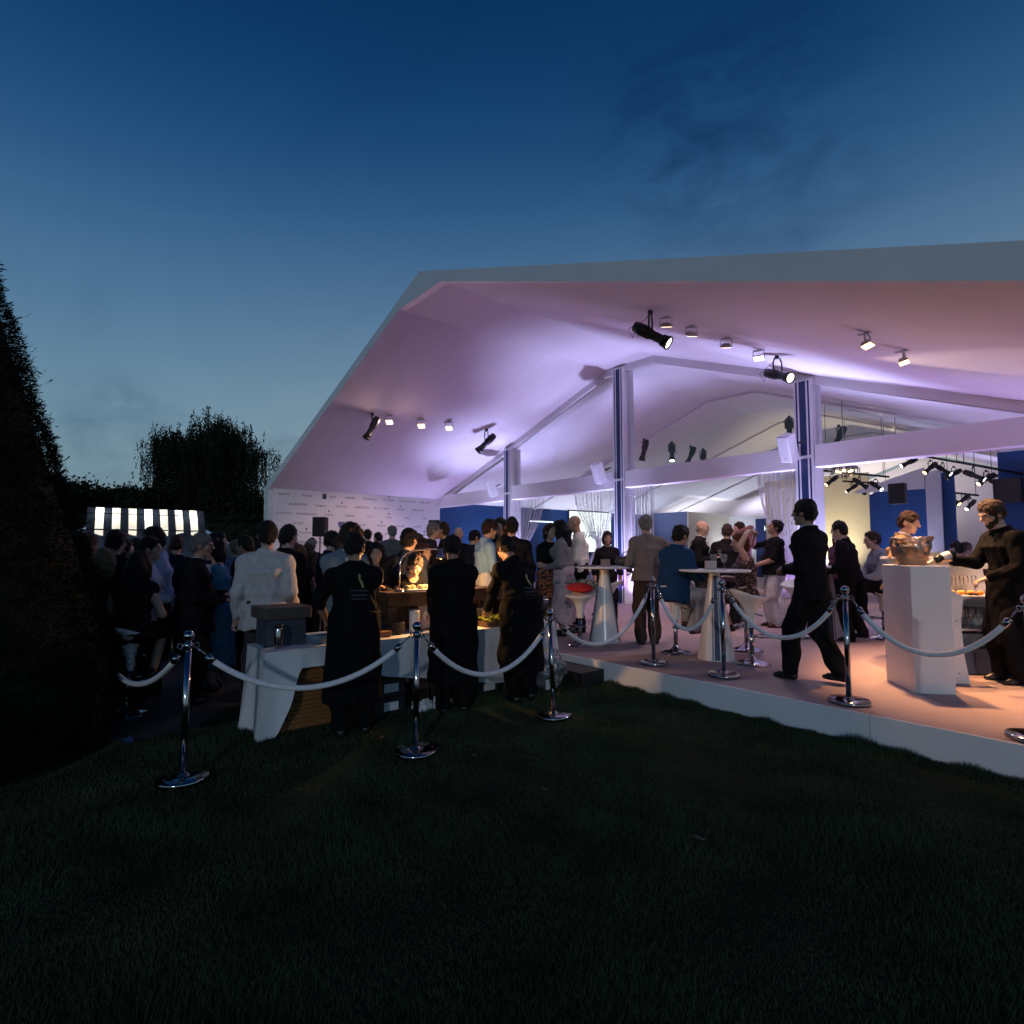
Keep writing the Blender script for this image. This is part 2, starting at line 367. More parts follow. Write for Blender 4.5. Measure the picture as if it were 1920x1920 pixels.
def person(label, uv, floor, H, face, q=0.016, lean=3, side=0, pel=(0, 0, 0.955), hy=0, hp=4, wl=None, wr=None, fl=None, fr=None, kl=None, kr=None, el_=None, er_=None,
           skin='fair', hair='short', hc='brown', top=('shirt', (0.1, 0.1, 0.1)), sleeve=2.0, hem=-0.06, tm=None, bottom=('trousers', (0.03, 0.03, 0.035)), shoe=(0.012, 0.011, 0.011),
           apron=None, collar=None, beard=False, girth=1.0, female=False, group=None, belt=None, closed=(1, 1)):
    NP[0] += 1; sd_ = NP[0]; sc = H / 1.755
    pel = np.array(pel, float); X = np.array([1., 0, 0])
    RL = rotm('X', -lean) @ rotm('Y', side)
    at = lambda x, y, z: pel + RL @ np.array([x, y, z])
    Nk = at(0, 0, 0.50); Zt = RL @ np.array([0, 0, 1.]); Yt = RL @ np.array([0, 1., 0]); Xt = RL @ X
    sw = 0.150 if female else 0.176
    g = girth * (0.92 if female else 1.0)
    shl, shr = at(-sw, -0.005, 0.412), at(sw, -0.005, 0.412)
    HR = rotm('Z', -hy) @ rotm('X', -hp)
    Nh = Nk + RL @ np.array([0, 0.012, 0.06]); Hc = Nh + HR @ np.array([0, 0.022, 0.118])
    HS = 1.06; hd = lambda x, y, z: Hc + HR @ (np.array([x, y, z]) * HS)
    wl = np.array(wl if wl is not None else (-0.25, 0.07, 0.86 + pel[2] - 0.955), float); wr = np.array(wr if wr is not None else (0.25, 0.07, 0.86 + pel[2] - 0.955), float)
    ell, wl = ik(shl, wl, 0.285, 0.255, el_ if el_ is not None else (-0.5, -0.8, -0.3)); elr, wr = ik(shr, wr, 0.285, 0.255, er_ if er_ is not None else (0.5, -0.8, -0.3))
    fl = np.array(fl if fl is not None else (-0.105, 0.0, 0.085), float); fr = np.array(fr if fr is not None else (0.105, 0.03, 0.085), float)
    hl, hr = pel + np.array([-0.088, 0, -0.03]), pel + np.array([0.088, 0, -0.03])
    knl, fl = ik(hl, fl, 0.435, 0.42, kl if kl is not None else (-0.12, 1, 0)); knr, fr = ik(hr, fr, 0.435, 0.42, kr if kr is not None else (0.12, 1, 0))
    def torso(B, m, lo_=-0.06):
        B.et(at(0, 0, lo_), at(0, 0, 0.12), Xt, Yt, (0.165 * g + m, 0.118 * g + m), (0.145 * g + m, 0.108 * g + m), 0.06)
        B.et(at(0, 0, 0.12), at(0, 0.005, 0.34), Xt, Yt, (0.145 * g + m, 0.108 * g + m), (0.168 * (0.93 if female else 1) + m, 0.118 + m), 0.06)
        B.et(at(0, 0.005, 0.34), at(0, -0.005, 0.43), Xt, Yt, (0.165 + m, 0.115 + m), (0.11 + m, 0.075 + m), 0.06)
        B.rc(shl, shr, 0.050 + m, 0.050 + m, 0.05); B.rc(Nk + Zt * -0.01, shl, 0.05 + m * .5, 0.046 + m, 0.05); B.rc(Nk + Zt * -0.01, shr, 0.05 + m * .5, 0.046 + m, 0.05)
        if female: B.el(at(-0.075, 0.095, 0.30), (0.07 + m * .7,) * 3, None, 0.05); B.el(at(0.075, 0.095, 0.30), (0.07 + m * .7,) * 3, None, 0.05)
        if girth > 1.1: B.el(at(0, 0.06, 0.10), (0.15 * g, 0.13 * g, 0.16), None, 0.06)
    def arms(B, m, n=2.0):
        for sh, e, w in ((shl, ell, wl), (shr, elr, wr)):
            t1 = min(n, 1.0); B.rc(sh, sh + (e - sh) * t1, 0.053 + m, 0.053 + m - 0.011 * t1, 0.03)
            if n > 1: t2 = min(n - 1, 0.97); B.rc(e, e + (w - e) * t2, 0.042 + m, 0.042 + m - 0.010 * t2, 0.025)
    def legs(B, m, z=1.0, wide=0.0):
        for h_, k_, f_ in ((hl, knl, fl), (hr, knr, fr)):
            B.rc(h_, k_, 0.085 * (0.5 + g * .5) + m, 0.06 + m + wide * .5, 0.04); e = k_ + (f_ - k_) * z; B.rc(k_, e, 0.056 + m + wide * .5, (0.056 - 0.016 * z) + m + wide, 0.03)
    # ---- the body: one surface
    B = Field(); torso(B, 0.0); arms(B, -0.004)
    for e, w in ((ell, wl), (elr, wr)): B.rc(e, w, 0.038, 0.027, 0.02)
    legs(B, 0.0)
    for f_ in (fl, fr): B.rc(f_ + np.array([0, -0.02, -0.03]), f_ + np.array([0, 0.11, -0.055]), 0.034, 0.026, 0.02)
    B.rc(Nk + Zt * -0.05, Nh + HR @ np.array([0, 0.0, 0.05]), 0.056 if not female else 0.047, 0.052 if not female else 0.045, 0.025)
    B.el(hd(0, -0.012, 0.03), (0.074, 0.093, 0.090), HR, 0.02); B.el(hd(0, 0.022, -0.035), (0.060, 0.066, 0.084), HR, 0.03)
    B.el(hd(0, 0.066, -0.098), (0.028, 0.022, 0.02), HR, 0.02); B.rc(hd(0, 0.086, 0.018), hd(0, 0.108, -0.022), 0.009, 0.014, 0.012)
    B.el(hd(0, 0.074, 0.026), (0.05, 0.018, 0.012), HR, 0.02); B.el(hd(0, 0.084, -0.058), (0.024, 0.012, 0.011), HR, 0.012)
    for s_ in (-1, 1): B.el(hd(s_ * 0.074, -0.008, -0.012), (0.011, 0.024, 0.033), HR, 0.008); B.el(hd(s_ * 0.04, 0.058, -0.022), (0.026, 0.022, 0.024), HR, 0.02)
    for s_, (e, w) in enumerate(((ell, wl), (elr, wr))):
        d = (w - e) / np.linalg.norm(w - e); lat = np.cross(d, [0, 0, 1.0]); lat = lat / max(np.linalg.norm(lat), 1e-6); pn = np.cross(lat, d); cl = closed[s_]
        pc = w + d * 0.05; B.el(pc, (0.047, 0.041, 0.017), np.stack([d, lat, pn], 1), 0.010)
        for i, (o_, L_) in enumerate(((-0.036, 0.064), (-0.0125, 0.078), (0.0115, 0.074), (0.034, 0.058))):
            k0 = w + d * 0.085 + lat * o_; d2 = d * math.cos(0.5 * cl) - pn * math.sin(0.5 * cl) * 1.0; k1 = k0 + d2 * L_ * .55; d3 = d * math.cos(1.3 * cl) - pn * math.sin(1.3 * cl); k2 = k1 + d3 * L_ * .5
            B.rc(k0, k1, 0.0088, 0.0082, 0.003); B.rc(k1, k2, 0.0082, 0.0072, 0.002)
        sgn = 1 if s_ == 0 else -1; tb = w + d * 0.025 + lat * 0.03 * sgn; B.rc(tb, tb + d * 0.045 + lat * 0.03 * sgn - pn * 0.012, 0.012, 0.009, 0.006)
    V, F = B.mesh(q, sc)
    sk = mat('skin_' + skin, SKINS[skin], 0.5, var=0.06, vscale=25, bump=0.05, bscale=300, spec=0.4)
    body = raw_mesh('person', V, F, sk, None, True)
    fv = R_(face) - math.pi / 2
    body.location = (uv[0], uv[1], floor); body.rotation_euler = (0, 0, fv)
    tag(body, label, 'person', group)
    def kid(name, Fd, h, m_):
        V, F = Fd.mesh(h, sc); return raw_mesh(name, V, F, m_, body, True)
    cq = q * 1.12
    # ---- legs and feet
    for f_ in (fl, fr):
        S = Field(); fd = np.array([0, 1., 0]); S.rc(f_ + np.array([0, -0.035, -0.05]), f_ + np.array([0, 0.10, -0.055]), 0.040, 0.036, 0.03).rc(f_ + np.array([0, 0.08, -0.06]), f_ + np.array([0, 0.15, -0.064]), 0.034, 0.022, 0.02).rc(f_ + np.array([0, -0.01, -0.03]), f_, 0.045, 0.044, 0.02)
        S.half(f_ + np.array([0, 0, -0.084]), (0, 0, -1)); kid('shoe', S, max(cq * 0.8, 0.011), mat('shoe_%d' % (shoe[0] * 1000), shoe, 0.35, var=0.1))
    if bottom and bottom[0] in ('trousers', 'jeans'):
        T = Field(); legs(T, 0.014, 0.97, 0.018); tw = 1.0 if hem > -0.03 else 0.90; T.et(at(0, 0, -0.08), at(0, 0, 0.07), Xt, Yt, (0.172 * g * tw, 0.128 * g * tw), (0.158 * g * tw, 0.122 * g * tw), 0.06); T.noise = (0.009, 22, sd_)
        kid('trousers', T, cq, cloth_mat(bottom[1]) if not isinstance(bottom[1], str) else MATS[bottom[1]])
    elif bottom and bottom[0] == 'skirt':
        T = Field(); zb = bottom[2]; n_ = np.array([pel[0], pel[1] + bottom[3] if len(bottom) > 3 else pel[1], zb])
        T.et(n_, at(0, 0, 0.02), X, np.array([0, 1., 0]), (0.235 * g, 0.20 * g), (0.198 * g, 0.148 * g), 0.04, True).et(at(0, 0, 0.0), at(0, 0, 0.10), Xt, Yt, (0.198 * g, 0.148 * g), (0.15 * g, 0.118 * g), 0.05); T.noise = (0.012, 22, sd_)
        kid('skirt', T, cq, cloth_mat(bottom[1]) if not isinstance(bottom[1], str) else MATS[bottom[1]])
    elif bottom and bottom[0] == 'lap':      # a skirt over the thighs of a seated person
        T = Field(); T.et(at(0, 0, -0.05), at(0, 0, 0.10), Xt, Yt, (0.185 * g, 0.135 * g), (0.152 * g, 0.12 * g), 0.05)
        for h_, k_ in ((hl, knl), (hr, knr)): T.rc(h_, h_ + (k_ - h_) * 0.97, 0.108, 0.09, 0.07)
        T.noise = (0.008, 24, sd_); kid('skirt', T, cq, cloth_mat(bottom[1]) if not isinstance(bottom[1], str) else MATS[bottom[1]])
    # ---- upper garment
    if top:
        kind = top[0]; m_ = {'shirt': 0.016, 'tee': 0.016, 'jacket': 0.026, 'coat': 0.028, 'dress': 0.014}[kind]
        T = Field(); torso(T, m_, -0.02)
        if hem < -0.02:
            fl_ = 0.036 if kind in ('jacket', 'coat') else 0.012
            T.et(at(0, 0, hem), at(0, 0, 0.02), Xt, Yt, (0.168 * g + m_ + fl_, 0.128 * g + m_ + fl_), (0.160 * g + m_, 0.118 * g + m_), 0.04, True)
        if sleeve > 0: arms(T, 0.012 if kind != 'dress' else 0.008, sleeve)
        T.noise = (0.006, 27, sd_ + 99)
        if kind in ('jacket', 'coat', 'shirt'): T.et(Nk - Zt * 0.02, Nk + Zt * 0.04, Xt, Yt, (0.088, 0.090), (0.070, 0.074), 0.02, True)
        T.sub_el(Nk + Zt * 0.045 + Yt * 0.02, (0.062, 0.066, 0.06) if kind != 'dress' else (0.10, 0.10, 0.11), RL)
        nm = {'shirt': 'shirt', 'tee': 'tee_shirt', 'jacket': 'jacket', 'coat': 'coat', 'dress': 'dress_top'}[kind]
        kid(nm, T, cq, MATS[tm] if tm else cloth_mat(top[1]))
    if collar:
        T = Field(); T.et(Nk + Zt * 0.0, Nk + Zt * 0.055, Xt, Yt, (0.072, 0.076), (0.062, 0.066), 0.01, True); kid('collar', T, 0.012, cloth_mat(collar))
        if closed is not None:
            T = Field(); T.et(at(0, 0.10, 0.20), at(0, 0.085, 0.47), Xt, Yt, (0.012, 0.045), (0.05, 0.04), 0.02); kid('shirt_front', T, 0.013, cloth_mat(collar))
    if apron:
        T = Field(); T.et(np.array([pel[0], pel[1] + 0.02, apron[1]]), at(0, 0, 0.10), X, np.array([0, 1., 0]), (0.222 * g, 0.19 * g), (0.205 * g, 0.168 * g), 0.03, True); T.noise = (0.009, 22, sd_ + 7)
        kid('apron', T, cq, cloth_mat(apron[0]))
    if belt:
        T = Field(); T.et(at(0, 0, 0.035), at(0, 0, 0.075), Xt, Yt, (0.182 * g, 0.14 * g), (0.18 * g, 0.138 * g), 0.01, True); kid('belt', T, 0.013, cloth_mat(belt))
    # ---- hair
    hq = min(q, 0.018)
    hm = mat('hair_' + (hc or 'brown'), HAIRC.get(hc, HAIRC['brown']), 0.6, var=0.55, vscale=60, bump=0.9, bscale=120, stretch=(3, 3, 0.6), spec=0.25)
    def hair_mesh(Fd):       # solid hair plus loose locks that break up its outline
        V, F = Fd.mesh(hq, sc); rs = np.random.RandomState(sd_); n = 700 if q < 0.02 else 260; i = rs.randint(0, len(V), n); P = V[i]; c = np.array(Hc) * sc; N = P - c; N /= np.linalg.norm(N, axis=1, keepdims=True) + 1e-9
        up = HR @ np.array([0, -0.35, 0.9]); D = -up + N * rs.uniform(0.15, 0.75, (n, 1)) + rs.normal(size=(n, 3)) * 0.35; D /= np.linalg.norm(D, axis=1, keepdims=True); S = np.cross(D, N); S /= np.linalg.norm(S, axis=1, keepdims=True) + 1e-9
        L = rs.uniform(0.014, 0.036, (n, 1)) * sc; w = 0.0035 * sc; A = P - N * 0.003; b = len(V)
        V2 = np.stack([A - S * w, A + S * w, A + D * L * 0.6 + S * w * 0.7, A + D * L - S * w * 0.2], 1).reshape(-1, 3)
        return raw_mesh('hair', np.concatenate([V, V2]), np.concatenate([F, np.arange(n * 4).reshape(n, 4) + b]), hm, body, True)
    if hair != 'bald':
        T = Field(); T.el(hd(0, -0.016, 0.036), (0.081, 0.099, 0.097), HR, 0.02)
        if hair in ('long', 'bob', 'tied'): T.el(hd(0, -0.055, -0.045), (0.088, 0.062, 0.10), HR, 0.04)
        else: T.el(hd(0, -0.058, -0.02), (0.070, 0.048, 0.06), HR, 0.03)
        if hair == 'long':
            bk = -Yt * 0.10; T.et(Nk + bk * 0.9 + Zt * -0.20, hd(0, -0.055, -0.06), Xt, Yt, (0.085, 0.04), (0.088, 0.06), 0.05)
            for s_ in (-1, 1): T.rc(hd(s_ * 0.07, 0.0, -0.02), Nk + Xt * 0.085 * s_ + Yt * 0.03 + Zt * -0.10, 0.035, 0.03, 0.03)
        if hair == 'tied': T.el(hd(0, -0.125, 0.02), (0.042, 0.042, 0.042), HR, 0.02)
        if hair == 'curly': T.el(hd(0, -0.02, 0.07), (0.10, 0.11, 0.085), HR, 0.03)
        T.noise = (0.008 if hair != 'curly' else 0.015, 80, sd_ + 5)
        T.sub_el(hd(0, 0.115, -0.012), (0.084, 0.098, 0.094), HR); T.sub_el(hd(0, 0.075, -0.085), (0.09, 0.085, 0.085), HR)
        hair_mesh(T)
    elif hc:
        T = Field(); T.el(hd(0, -0.058, -0.028), (0.076, 0.052, 0.042), HR, 0.02); kid('hair', T, hq, hm)
    if beard:
        T = Field(); T.el(hd(0, 0.021, -0.038), (0.0615, 0.0675, 0.086), HR, 0.02); T.el(hd(0, 0.066, -0.098), (0.030, 0.025, 0.024), HR, 0.02); T.sub_el(hd(0, 0.085, 0.012), (0.090, 0.075, 0.062), HR); T.half(hd(0, 0, 0.005), HR @ np.array([0, 0, 1.0])); T.half(hd(0, -0.035, 0), HR @ np.array([0, -1.0, 0])); T.noise = (0.002, 80, sd_); kid('beard', T, hq, hm)
    if q < 0.02:
        for s_ in (-1, 1):
            e = MB(); e.ball((0, 0, 0), (0.0105, 0.007, 0.0055), 8, 6); ob = e.build('eye', mat('eye_dark', (0.02, 0.015, 0.012), 0.2, var=0), body)
            ob.location = Vector(hd(s_ * 0.030, 0.079, 0.008)) * sc; ob.rotation_euler = (R_(-hp), 0, R_(-hy))
            e = MB(); e.ball((0, 0, 0), (0.017, 0.006, 0.0032), 8, 6); ob = e.build('eyebrow', hm, body)
            ob.location = Vector(hd(s_ * 0.031, 0.084, 0.031)) * sc; ob.rotation_euler = (R_(-hp), 0, R_(-hy))
    body['hand_l'] = [float(v) for v in (wl + (wl - ell) / np.linalg.norm(wl - ell) * 0.09) * sc]; body['hand_r'] = [float(v) for v in (wr + (wr - elr) / np.linalg.norm(wr - elr) * 0.09) * sc]
    return body
def hand_world(b, which):
    return Matrix.Rotation(b.rotation_euler[2], 3, 'Z') @ Vector(b[which]) + Vector(b.location)
# ================================================================== setting
PZ = 0.248
zr = lambda u: 6.72 + 0.352 * u if u < 0 else 6.72 - 0.361 * u          # outer roof line of the marquee
def zc(u):                                    # inner liner, flat under the apex
    return 6.25 if abs(u) < 0.75 else (6.25 - 0.352 * (-u - 0.75) if u < 0 else 6.25 - 0.3725 * (u - 0.75))
# ---- lawn: one sheet with slight unevenness near the camera
def lawn_z(x, y):
    w = 0.022 * np.sin(x * 1.3 + 0.6) * np.cos(y * 1.1) + 0.012 * np.sin(x * 3.1 + y * 2.3)
    d = np.clip((-0.15 - y) / 0.5, 0, 1)
    return w * d * (np.abs(x) < 60)
def lawn():
    xs = np.concatenate([np.linspace(-600, -22, 10), np.linspace(-20, 14, 120), np.linspace(16, 600, 10)])
    ys = np.concatenate([np.linspace(-600, -22, 10), np.linspace(-20, 2, 90), np.linspace(4, 600, 10)])
    Xg, Yg = np.meshgrid(xs, ys, indexing='ij'); Z = lawn_z(Xg, Yg); n, m = Xg.shape
    V = np.stack([Xg, Yg, Z], -1).reshape(-1, 3); i, j = np.meshgrid(np.arange(n - 1), np.arange(m - 1), indexing='ij'); a = (i * m + j).ravel()
    F = np.stack([a, a + m, a + m + 1, a + 1], 1)
    mt = mat('lawn_soil', (0.016, 0.020, 0.012), 0.95, var=0.45, vscale=1.1, bump=0.6, bscale=40, spec=0.1)
    return raw_mesh('lawn', V, F, mt, None, True)
tag(lawn(), kind='structure', label='dark mown lawn in front of the marquee')
# dark paved strip where the left hand crowd stands
m = MB(); m.add([(3.32, -4.55, 0.012), (3.32, -0.02, 0.012), (-16, -0.02, 0.012), (-16, -6.2, 0.012), (2.2, -6.2, 0.012)], [(0, 1, 2, 3, 4)])
m.build('path', mat('dark_paving', (0.02, 0.021, 0.024), 0.7, var=0.3, vscale=3, bump=0.4, bscale=60)); tag(bpy.data.objects['path'], kind='structure')
# ---- raised floor of the marquee
m = MB(); m.bbox((-9.2, 0.056, 0.06), (9.6, 30.0, PZ)); pf = m.build('platform_floor', CARPET); tag(pf, kind='structure', label='pinkish beige carpeted platform floor of the marquee')
m = MB(); m.bbox((0.3, -1.0, 0.06), (3.34, 0.052, PZ)); o = m.build('platform_floor', CARPET); tag(o, kind='structure', label='low carpeted floor extension behind the buffet')
x = -9.2; i = 0
for x0, x1 in ((-9.2, -6.2), (-6.2, -3.2), (-3.2, 0.28), (3.36, 4.23), (4.23, 7.2), (7.2, 9.6)):
    m = MB(); m.bbox((x0 + 0.002, 0.034, -0.02), (x1 - 0.002, 0.055, PZ + 0.004)); m.build('fascia_board', WHITE, pf, bevel=0.002)
m = MB(); m.bbox((0.3, -1.02, -0.02), (3.36, -1.002, PZ + 0.004)); m.build('fascia_board', WHITE, o)
# black step unit by the buffet
m = MB(); m.bbox((3.62, -0.36, 0), (4.38, 0.028, 0.17)); st = m.build('step', mat('step_black', (0.012, 0.012, 0.014), 0.6, var=0.2)); tag(st, 'low black step box against the corner of the platform', 'step')

# ================================================================== marquee
TENT = empty('marquee_tent', (0, 0, 0), label='large white gable marquee with an open front bay and striped columns', cat='marquee')
def slope_panel(name, u0, u1, v0, v1, zf, mt, parent=TENT, th=0.0, nu=8, nv=6, sag=0.0):
    V = []; F = []
    for a in range(nu + 1):
        for b in range(nv + 1):
            u = u0 + (u1 - u0) * a / nu; v = v0 + (v1 - v0) * b / nv
            s_ = sag * math.sin(math.pi * a / nu) * math.sin(math.pi * b / nv); V.append((u, v, zf(u) + s_))
    for a in range(nu):
        for b in range(nv):
            i = a * (nv + 1) + b; F.append((i, i + 1, i + nv + 2, i + nv + 1))
    o = raw_mesh(name, V, F, mt, parent, True)
    if th:
        md = o.modifiers.new('solid', 'SOLIDIFY'); md.thickness = th; md.offset = 0
    return o
for (a, b) in ((-9.1, -0.75), (-0.75, 0.75), (0.75, 9.1)):
    slope_panel('ceiling_liner', a, b, 0.10, 5.995, zc, LINER, sag=0.015 if b - a > 2 else 0, nu=12)
    for k in range(5):
        slope_panel('ceiling_liner', a, b, 6.10 + k * 4.7, 6.10 + (k + 1) * 4.7, zc, LINER, sag=0, nu=12)
for s_ in (-1, 1):
    slope_panel('roof_cover', 0.0, 9.2 * s_, 0.02, 30.0, lambda u: zr(u) - 0.02, FABRIC, nu=4, nv=4)
for (a, b) in ((-9.22, -0.752), (-0.748, 0.0), (0.0, 0.75), (0.75, 4.6), (4.604, 9.2)):
    m = MB(); P = [(a, zr(a)), (b, zr(b)), (b, zc(b) - 0.004), (a, zc(a) - 0.004)]
    V = [(p[0], -0.01, p[1]) for p in P] + [(p[0], 0.12, p[1]) for p in P]
    m.add(V, [(0, 1, 2, 3), (7, 6, 5, 4), (0, 4, 5, 1), (1, 5, 6, 2), (2, 6, 7, 3), (3, 7, 4, 0)]); m.build('fascia_panel', FABRIC, TENT)
# front corner post at the left eave and gutter edge
m = MB(); m.bbox((-9.24, 0.0, 0), (-8.86, 0.14, 3.40)); m.build('corner_post', FABRIC, TENT, bevel=0.006)
m = MB(); m.bbox((9.0, 0.0, 0), (9.14, 0.14, 3.44)); m.build('corner_post', FABRIC, TENT, bevel=0.006)
# side walls
m = MB(); m.bbox((-8.86, 0.12, PZ), (-8.76, 5.985, 3.445)); LOGO = m.build('side_wall', WHITE, TENT); LOGO['label'] = 'white side wall printed with rows of small logos'
for k in range(5):
    m = MB(); m.bbox((-9.10, 6.0 + k * 2.52, PZ), (-9.02, 6.0 + (k + 1) * 2.52 - 0.012, 3.33)); m.build('blue_panel', BLUE, TENT)
m = MB(); m.bbox((-9.10, 18.66, PZ), (-9.02, 30, 3.44)); m.build('side_wall', WHITE, TENT)
m = MB(); m.bbox((9.10, 6.2, PZ), (9.2, 30, 3.44)); m.build('side_wall', WHITE, TENT)
m = MB(); m.prism([(-9.1, PZ), (9.1, PZ), (9.1, 3.1), (0, 6.4), (-9.1, 3.1)], 0, 0.08, Matrix(((1, 0, 0), (0, 0, -1), (0, 1, 0))), (0, 29.8, 0)); m.build('end_wall', mat('end_wall_white', (0.70, 0.69, 0.70), 0.7, var=0.03), TENT)
# ---- inner gable frame at v=5.9: rafters, gusset, beam, columns, panes
def bar_uz(m, A, B, w, v0, v1):       # sloping member between two (u,z) points, top edge on the line, w deep
    V = [(A[0], v0, A[1]), (B[0], v0, B[1]), (B[0], v0, B[1] - w), (A[0], v0, A[1] - w)]; V += [(p[0], v1, p[2]) for p in V]
    m.add(V, [(0, 1, 2, 3), (7, 6, 5, 4), (0, 4, 5, 1), (1, 5, 6, 2), (2, 6, 7, 3), (3, 7, 4, 0)])
def rafter(v0, v1, w):
    for (a, b) in ((-9.0, -0.75), (-0.75, 0.75), (0.75, 9.0)):
        m = MB(); bar_uz(m, (a, zc(a) + 0.02), (b, zc(b) + 0.02), w, v0, v1); m.build('rafter', LINER, TENT)
rafter(5.99, 6.105, 0.20)
COLS = (-4.75, -0.29, 4.22)
edges = [-9.0] + [c for c in COLS] + [9.0]
for i in range(4):
    a = edges[i] + (0.18 if i else 0.0); b = edges[i + 1] - (0.18 if i < 3 else 0.0)
    m = MB(); m.bbox((a, 5.92, 3.12), (b, 6.16, 3.545)); m.build('beam', LINER, TENT, bevel=0.012)
    # clear gable pane above the beam
    a2, b2 = a + 0.01, b - 0.01
    top = lambda u: zc(u) - 0.22
    P = [(a2, 3.55), (b2, 3.55), (b2, max(top(b2), 3.56))] + ([(0.75, top(0.75))] if a2 < 0.75 < b2 else []) + ([(-0.75, top(-0.75))] if a2 < -0.75 < b2 else []) + [(a2, max(top(a2), 3.56))]
    m = MB(); m.add([(p[0], 6.05, p[1]) for p in P], [tuple(range(len(P)))]); m.build('gable_pane', PANE, TENT)
for cu in COLS:
    zt = min(zc(cu - 0.17), zc(cu + 0.17)) - 0.005
    m = MB(); m.bbox((cu - 0.17, 5.9, PZ), (cu + 0.17, 6.32, zt - 0.06)); c_ = m.build('column', mat('column_wrap', (0.78, 0.78, 0.80), 0.5, var=0.02), TENT, bevel=0.008)
    for (x0, x1) in ((-0.125, -0.095), (-0.062, 0.062), (0.095, 0.125)):
        for (z0, z1) in ((PZ + 0.02, 3.30), (3.36, zt - 0.1)):
            m = MB(); m.bbox((cu + x0, 5.896, z0), (cu + x1, 5.8995, z1)); m.build('stripe', NAVY, c_)
    m = MB(); m.bbox((cu - 0.19, 5.88, 3.305), (cu + 0.0, 5.894, 3.355)); m.build('bracket', WHITE, c_)
# more structure inside: cross beams, booths, screen
for v in (10.8, 15.5, 20.2):
    rafter(v - 0.05, v + 0.05, 0.09)
m = MB(); m.bbox((-8.9, 10.72, 3.9), (8.9, 10.92, 4.16)); m.build('beam', LINER, TENT)
BOOTH = empty('exhibition_booth', (-7.9, 18.6, PZ), label='grey blue partition walls of an exhibition booth deep inside the marquee', cat='booth')
def bpart(nm, lo, hi, mt, par, root):
    m = MB(); m.bbox([a - b for a, b in zip(lo, root.location)], [a - b for a, b in zip(hi, root.location)]); return m.build(nm, mt, par)
SLATE = mat('slate_blue_panel', (0.16, 0.2, 0.36), 0.6, var=0.04); CREAM = mat('cream_panel', (0.75, 0.7, 0.55), 0.6, var=0.03)
bpart('partition', (-8.95, 18.6, PZ), (-6.8, 18.68, 3.42), SLATE, BOOTH, BOOTH)
bpart('partition', (-6.8, 18.6, PZ), (-6.72, 22.2, 3.40), CREAM, BOOTH, BOOTH)
bpart('partition', (-6.72, 22.2, PZ), (-5.3, 22.28, 3.28), WHITE, BOOTH, BOOTH)
bpart('sign_panel', (-5.3, 22.2, PZ), (-3.4, 22.27, 3.12), mat('deep_blue_sign', (0.01, 0.03, 0.14), 0.5, var=0.04), BOOTH, BOOTH)
bpart('partition', (-2.4, 17.5, PZ), (1.38, 17.58, 4.35), mat('cream_yellow', (0.74, 0.68, 0.52), 0.6, var=0.03), BOOTH, BOOTH)
def text(body, size, mt, parent, M, name='lettering', ext=0.0, align='CENTER'):
    c = bpy.data.curves.new(name, 'FONT'); c.body = body; c.size = size; c.align_x = align; c.align_y = 'CENTER'; c.extrude = ext; c.materials.append(mt); c.resolution_u = 2
    o = bpy.data.objects.new(name, c); col.objects.link(o); o.parent = parent; o.matrix_local = M; return o
def frame_mat(loc, xd, yd):
    xd, yd = Vector(xd).normalized(), Vector(yd).normalized(); z = xd.cross(yd); M = Matrix((xd, yd, z)).transposed().to_4x4(); M.translation = Vector(loc); return M
text('HAPPY', 0.34, emat('lit_letters', (0.9, 0.92, 1.0), 1.6), BOOTH, frame_mat(Vector((-4.35, 22.18, 2.62)) - BOOTH.location, (1, 0, 0), (0, 0, 1)), ext=0.005)
BK = empty('blue_backdrop', (3.4, 14.0, PZ), label='tall deep blue partition with a white pillar behind the bar', cat='partition')
def slanted(nm, u0, u1, z0, zl, zrr, v, th, mt):
    m = MB(); P = [(u0, z0), (u1, z0), (u1, zrr), (u0, zl)]; V = [(p[0] - 3.4, v - 14.0, p[1] - PZ) for p in P] + [(p[0] - 3.4, v + th - 14.0, p[1] - PZ) for p in P]
    m.add(V, [(0, 1, 2, 3), (7, 6, 5, 4), (0, 4, 5, 1), (1, 5, 6, 2), (2, 6, 7, 3), (3, 7, 4, 0)]); return m.build(nm, mt, BK)
slanted('panel', 2.57, 3.12, PZ, 3.23, 3.42, 14.0, 0.06, BLUE); slanted('panel', 3.125, 4.01, PZ, 3.425, 3.73, 13.99, 0.06, BLUE)
slanted('pillar', 4.02, 4.38, PZ, 3.75, 3.80, 13.9, 0.3, mat('pillar_white', (0.7, 0.7, 0.75), 0.5, var=0.02)); slanted('panel', 4.385, 4.66, PZ, 3.72, 3.66, 13.98, 0.06, BLUE)
slanted('top_rail', 2.2, 4.0, 3.3, 3.36, 3.9, 13.9, 0.05, WHITE)
BK2 = empty('blue_backdrop', (6.3, 12.0, PZ), label='dark blue partition at the edge of the picture behind the bartender', cat='partition')
m = MB(); m.bbox((-0.35, 0, 0), (1.2, 0.08, 3.6)); m.build('panel', BLUE, BK2); m = MB(); m.bbox((-0.37, -0.02, 3.6), (1.22, 0.1, 3.66)); m.build('top_rail', WHITE, BK2)
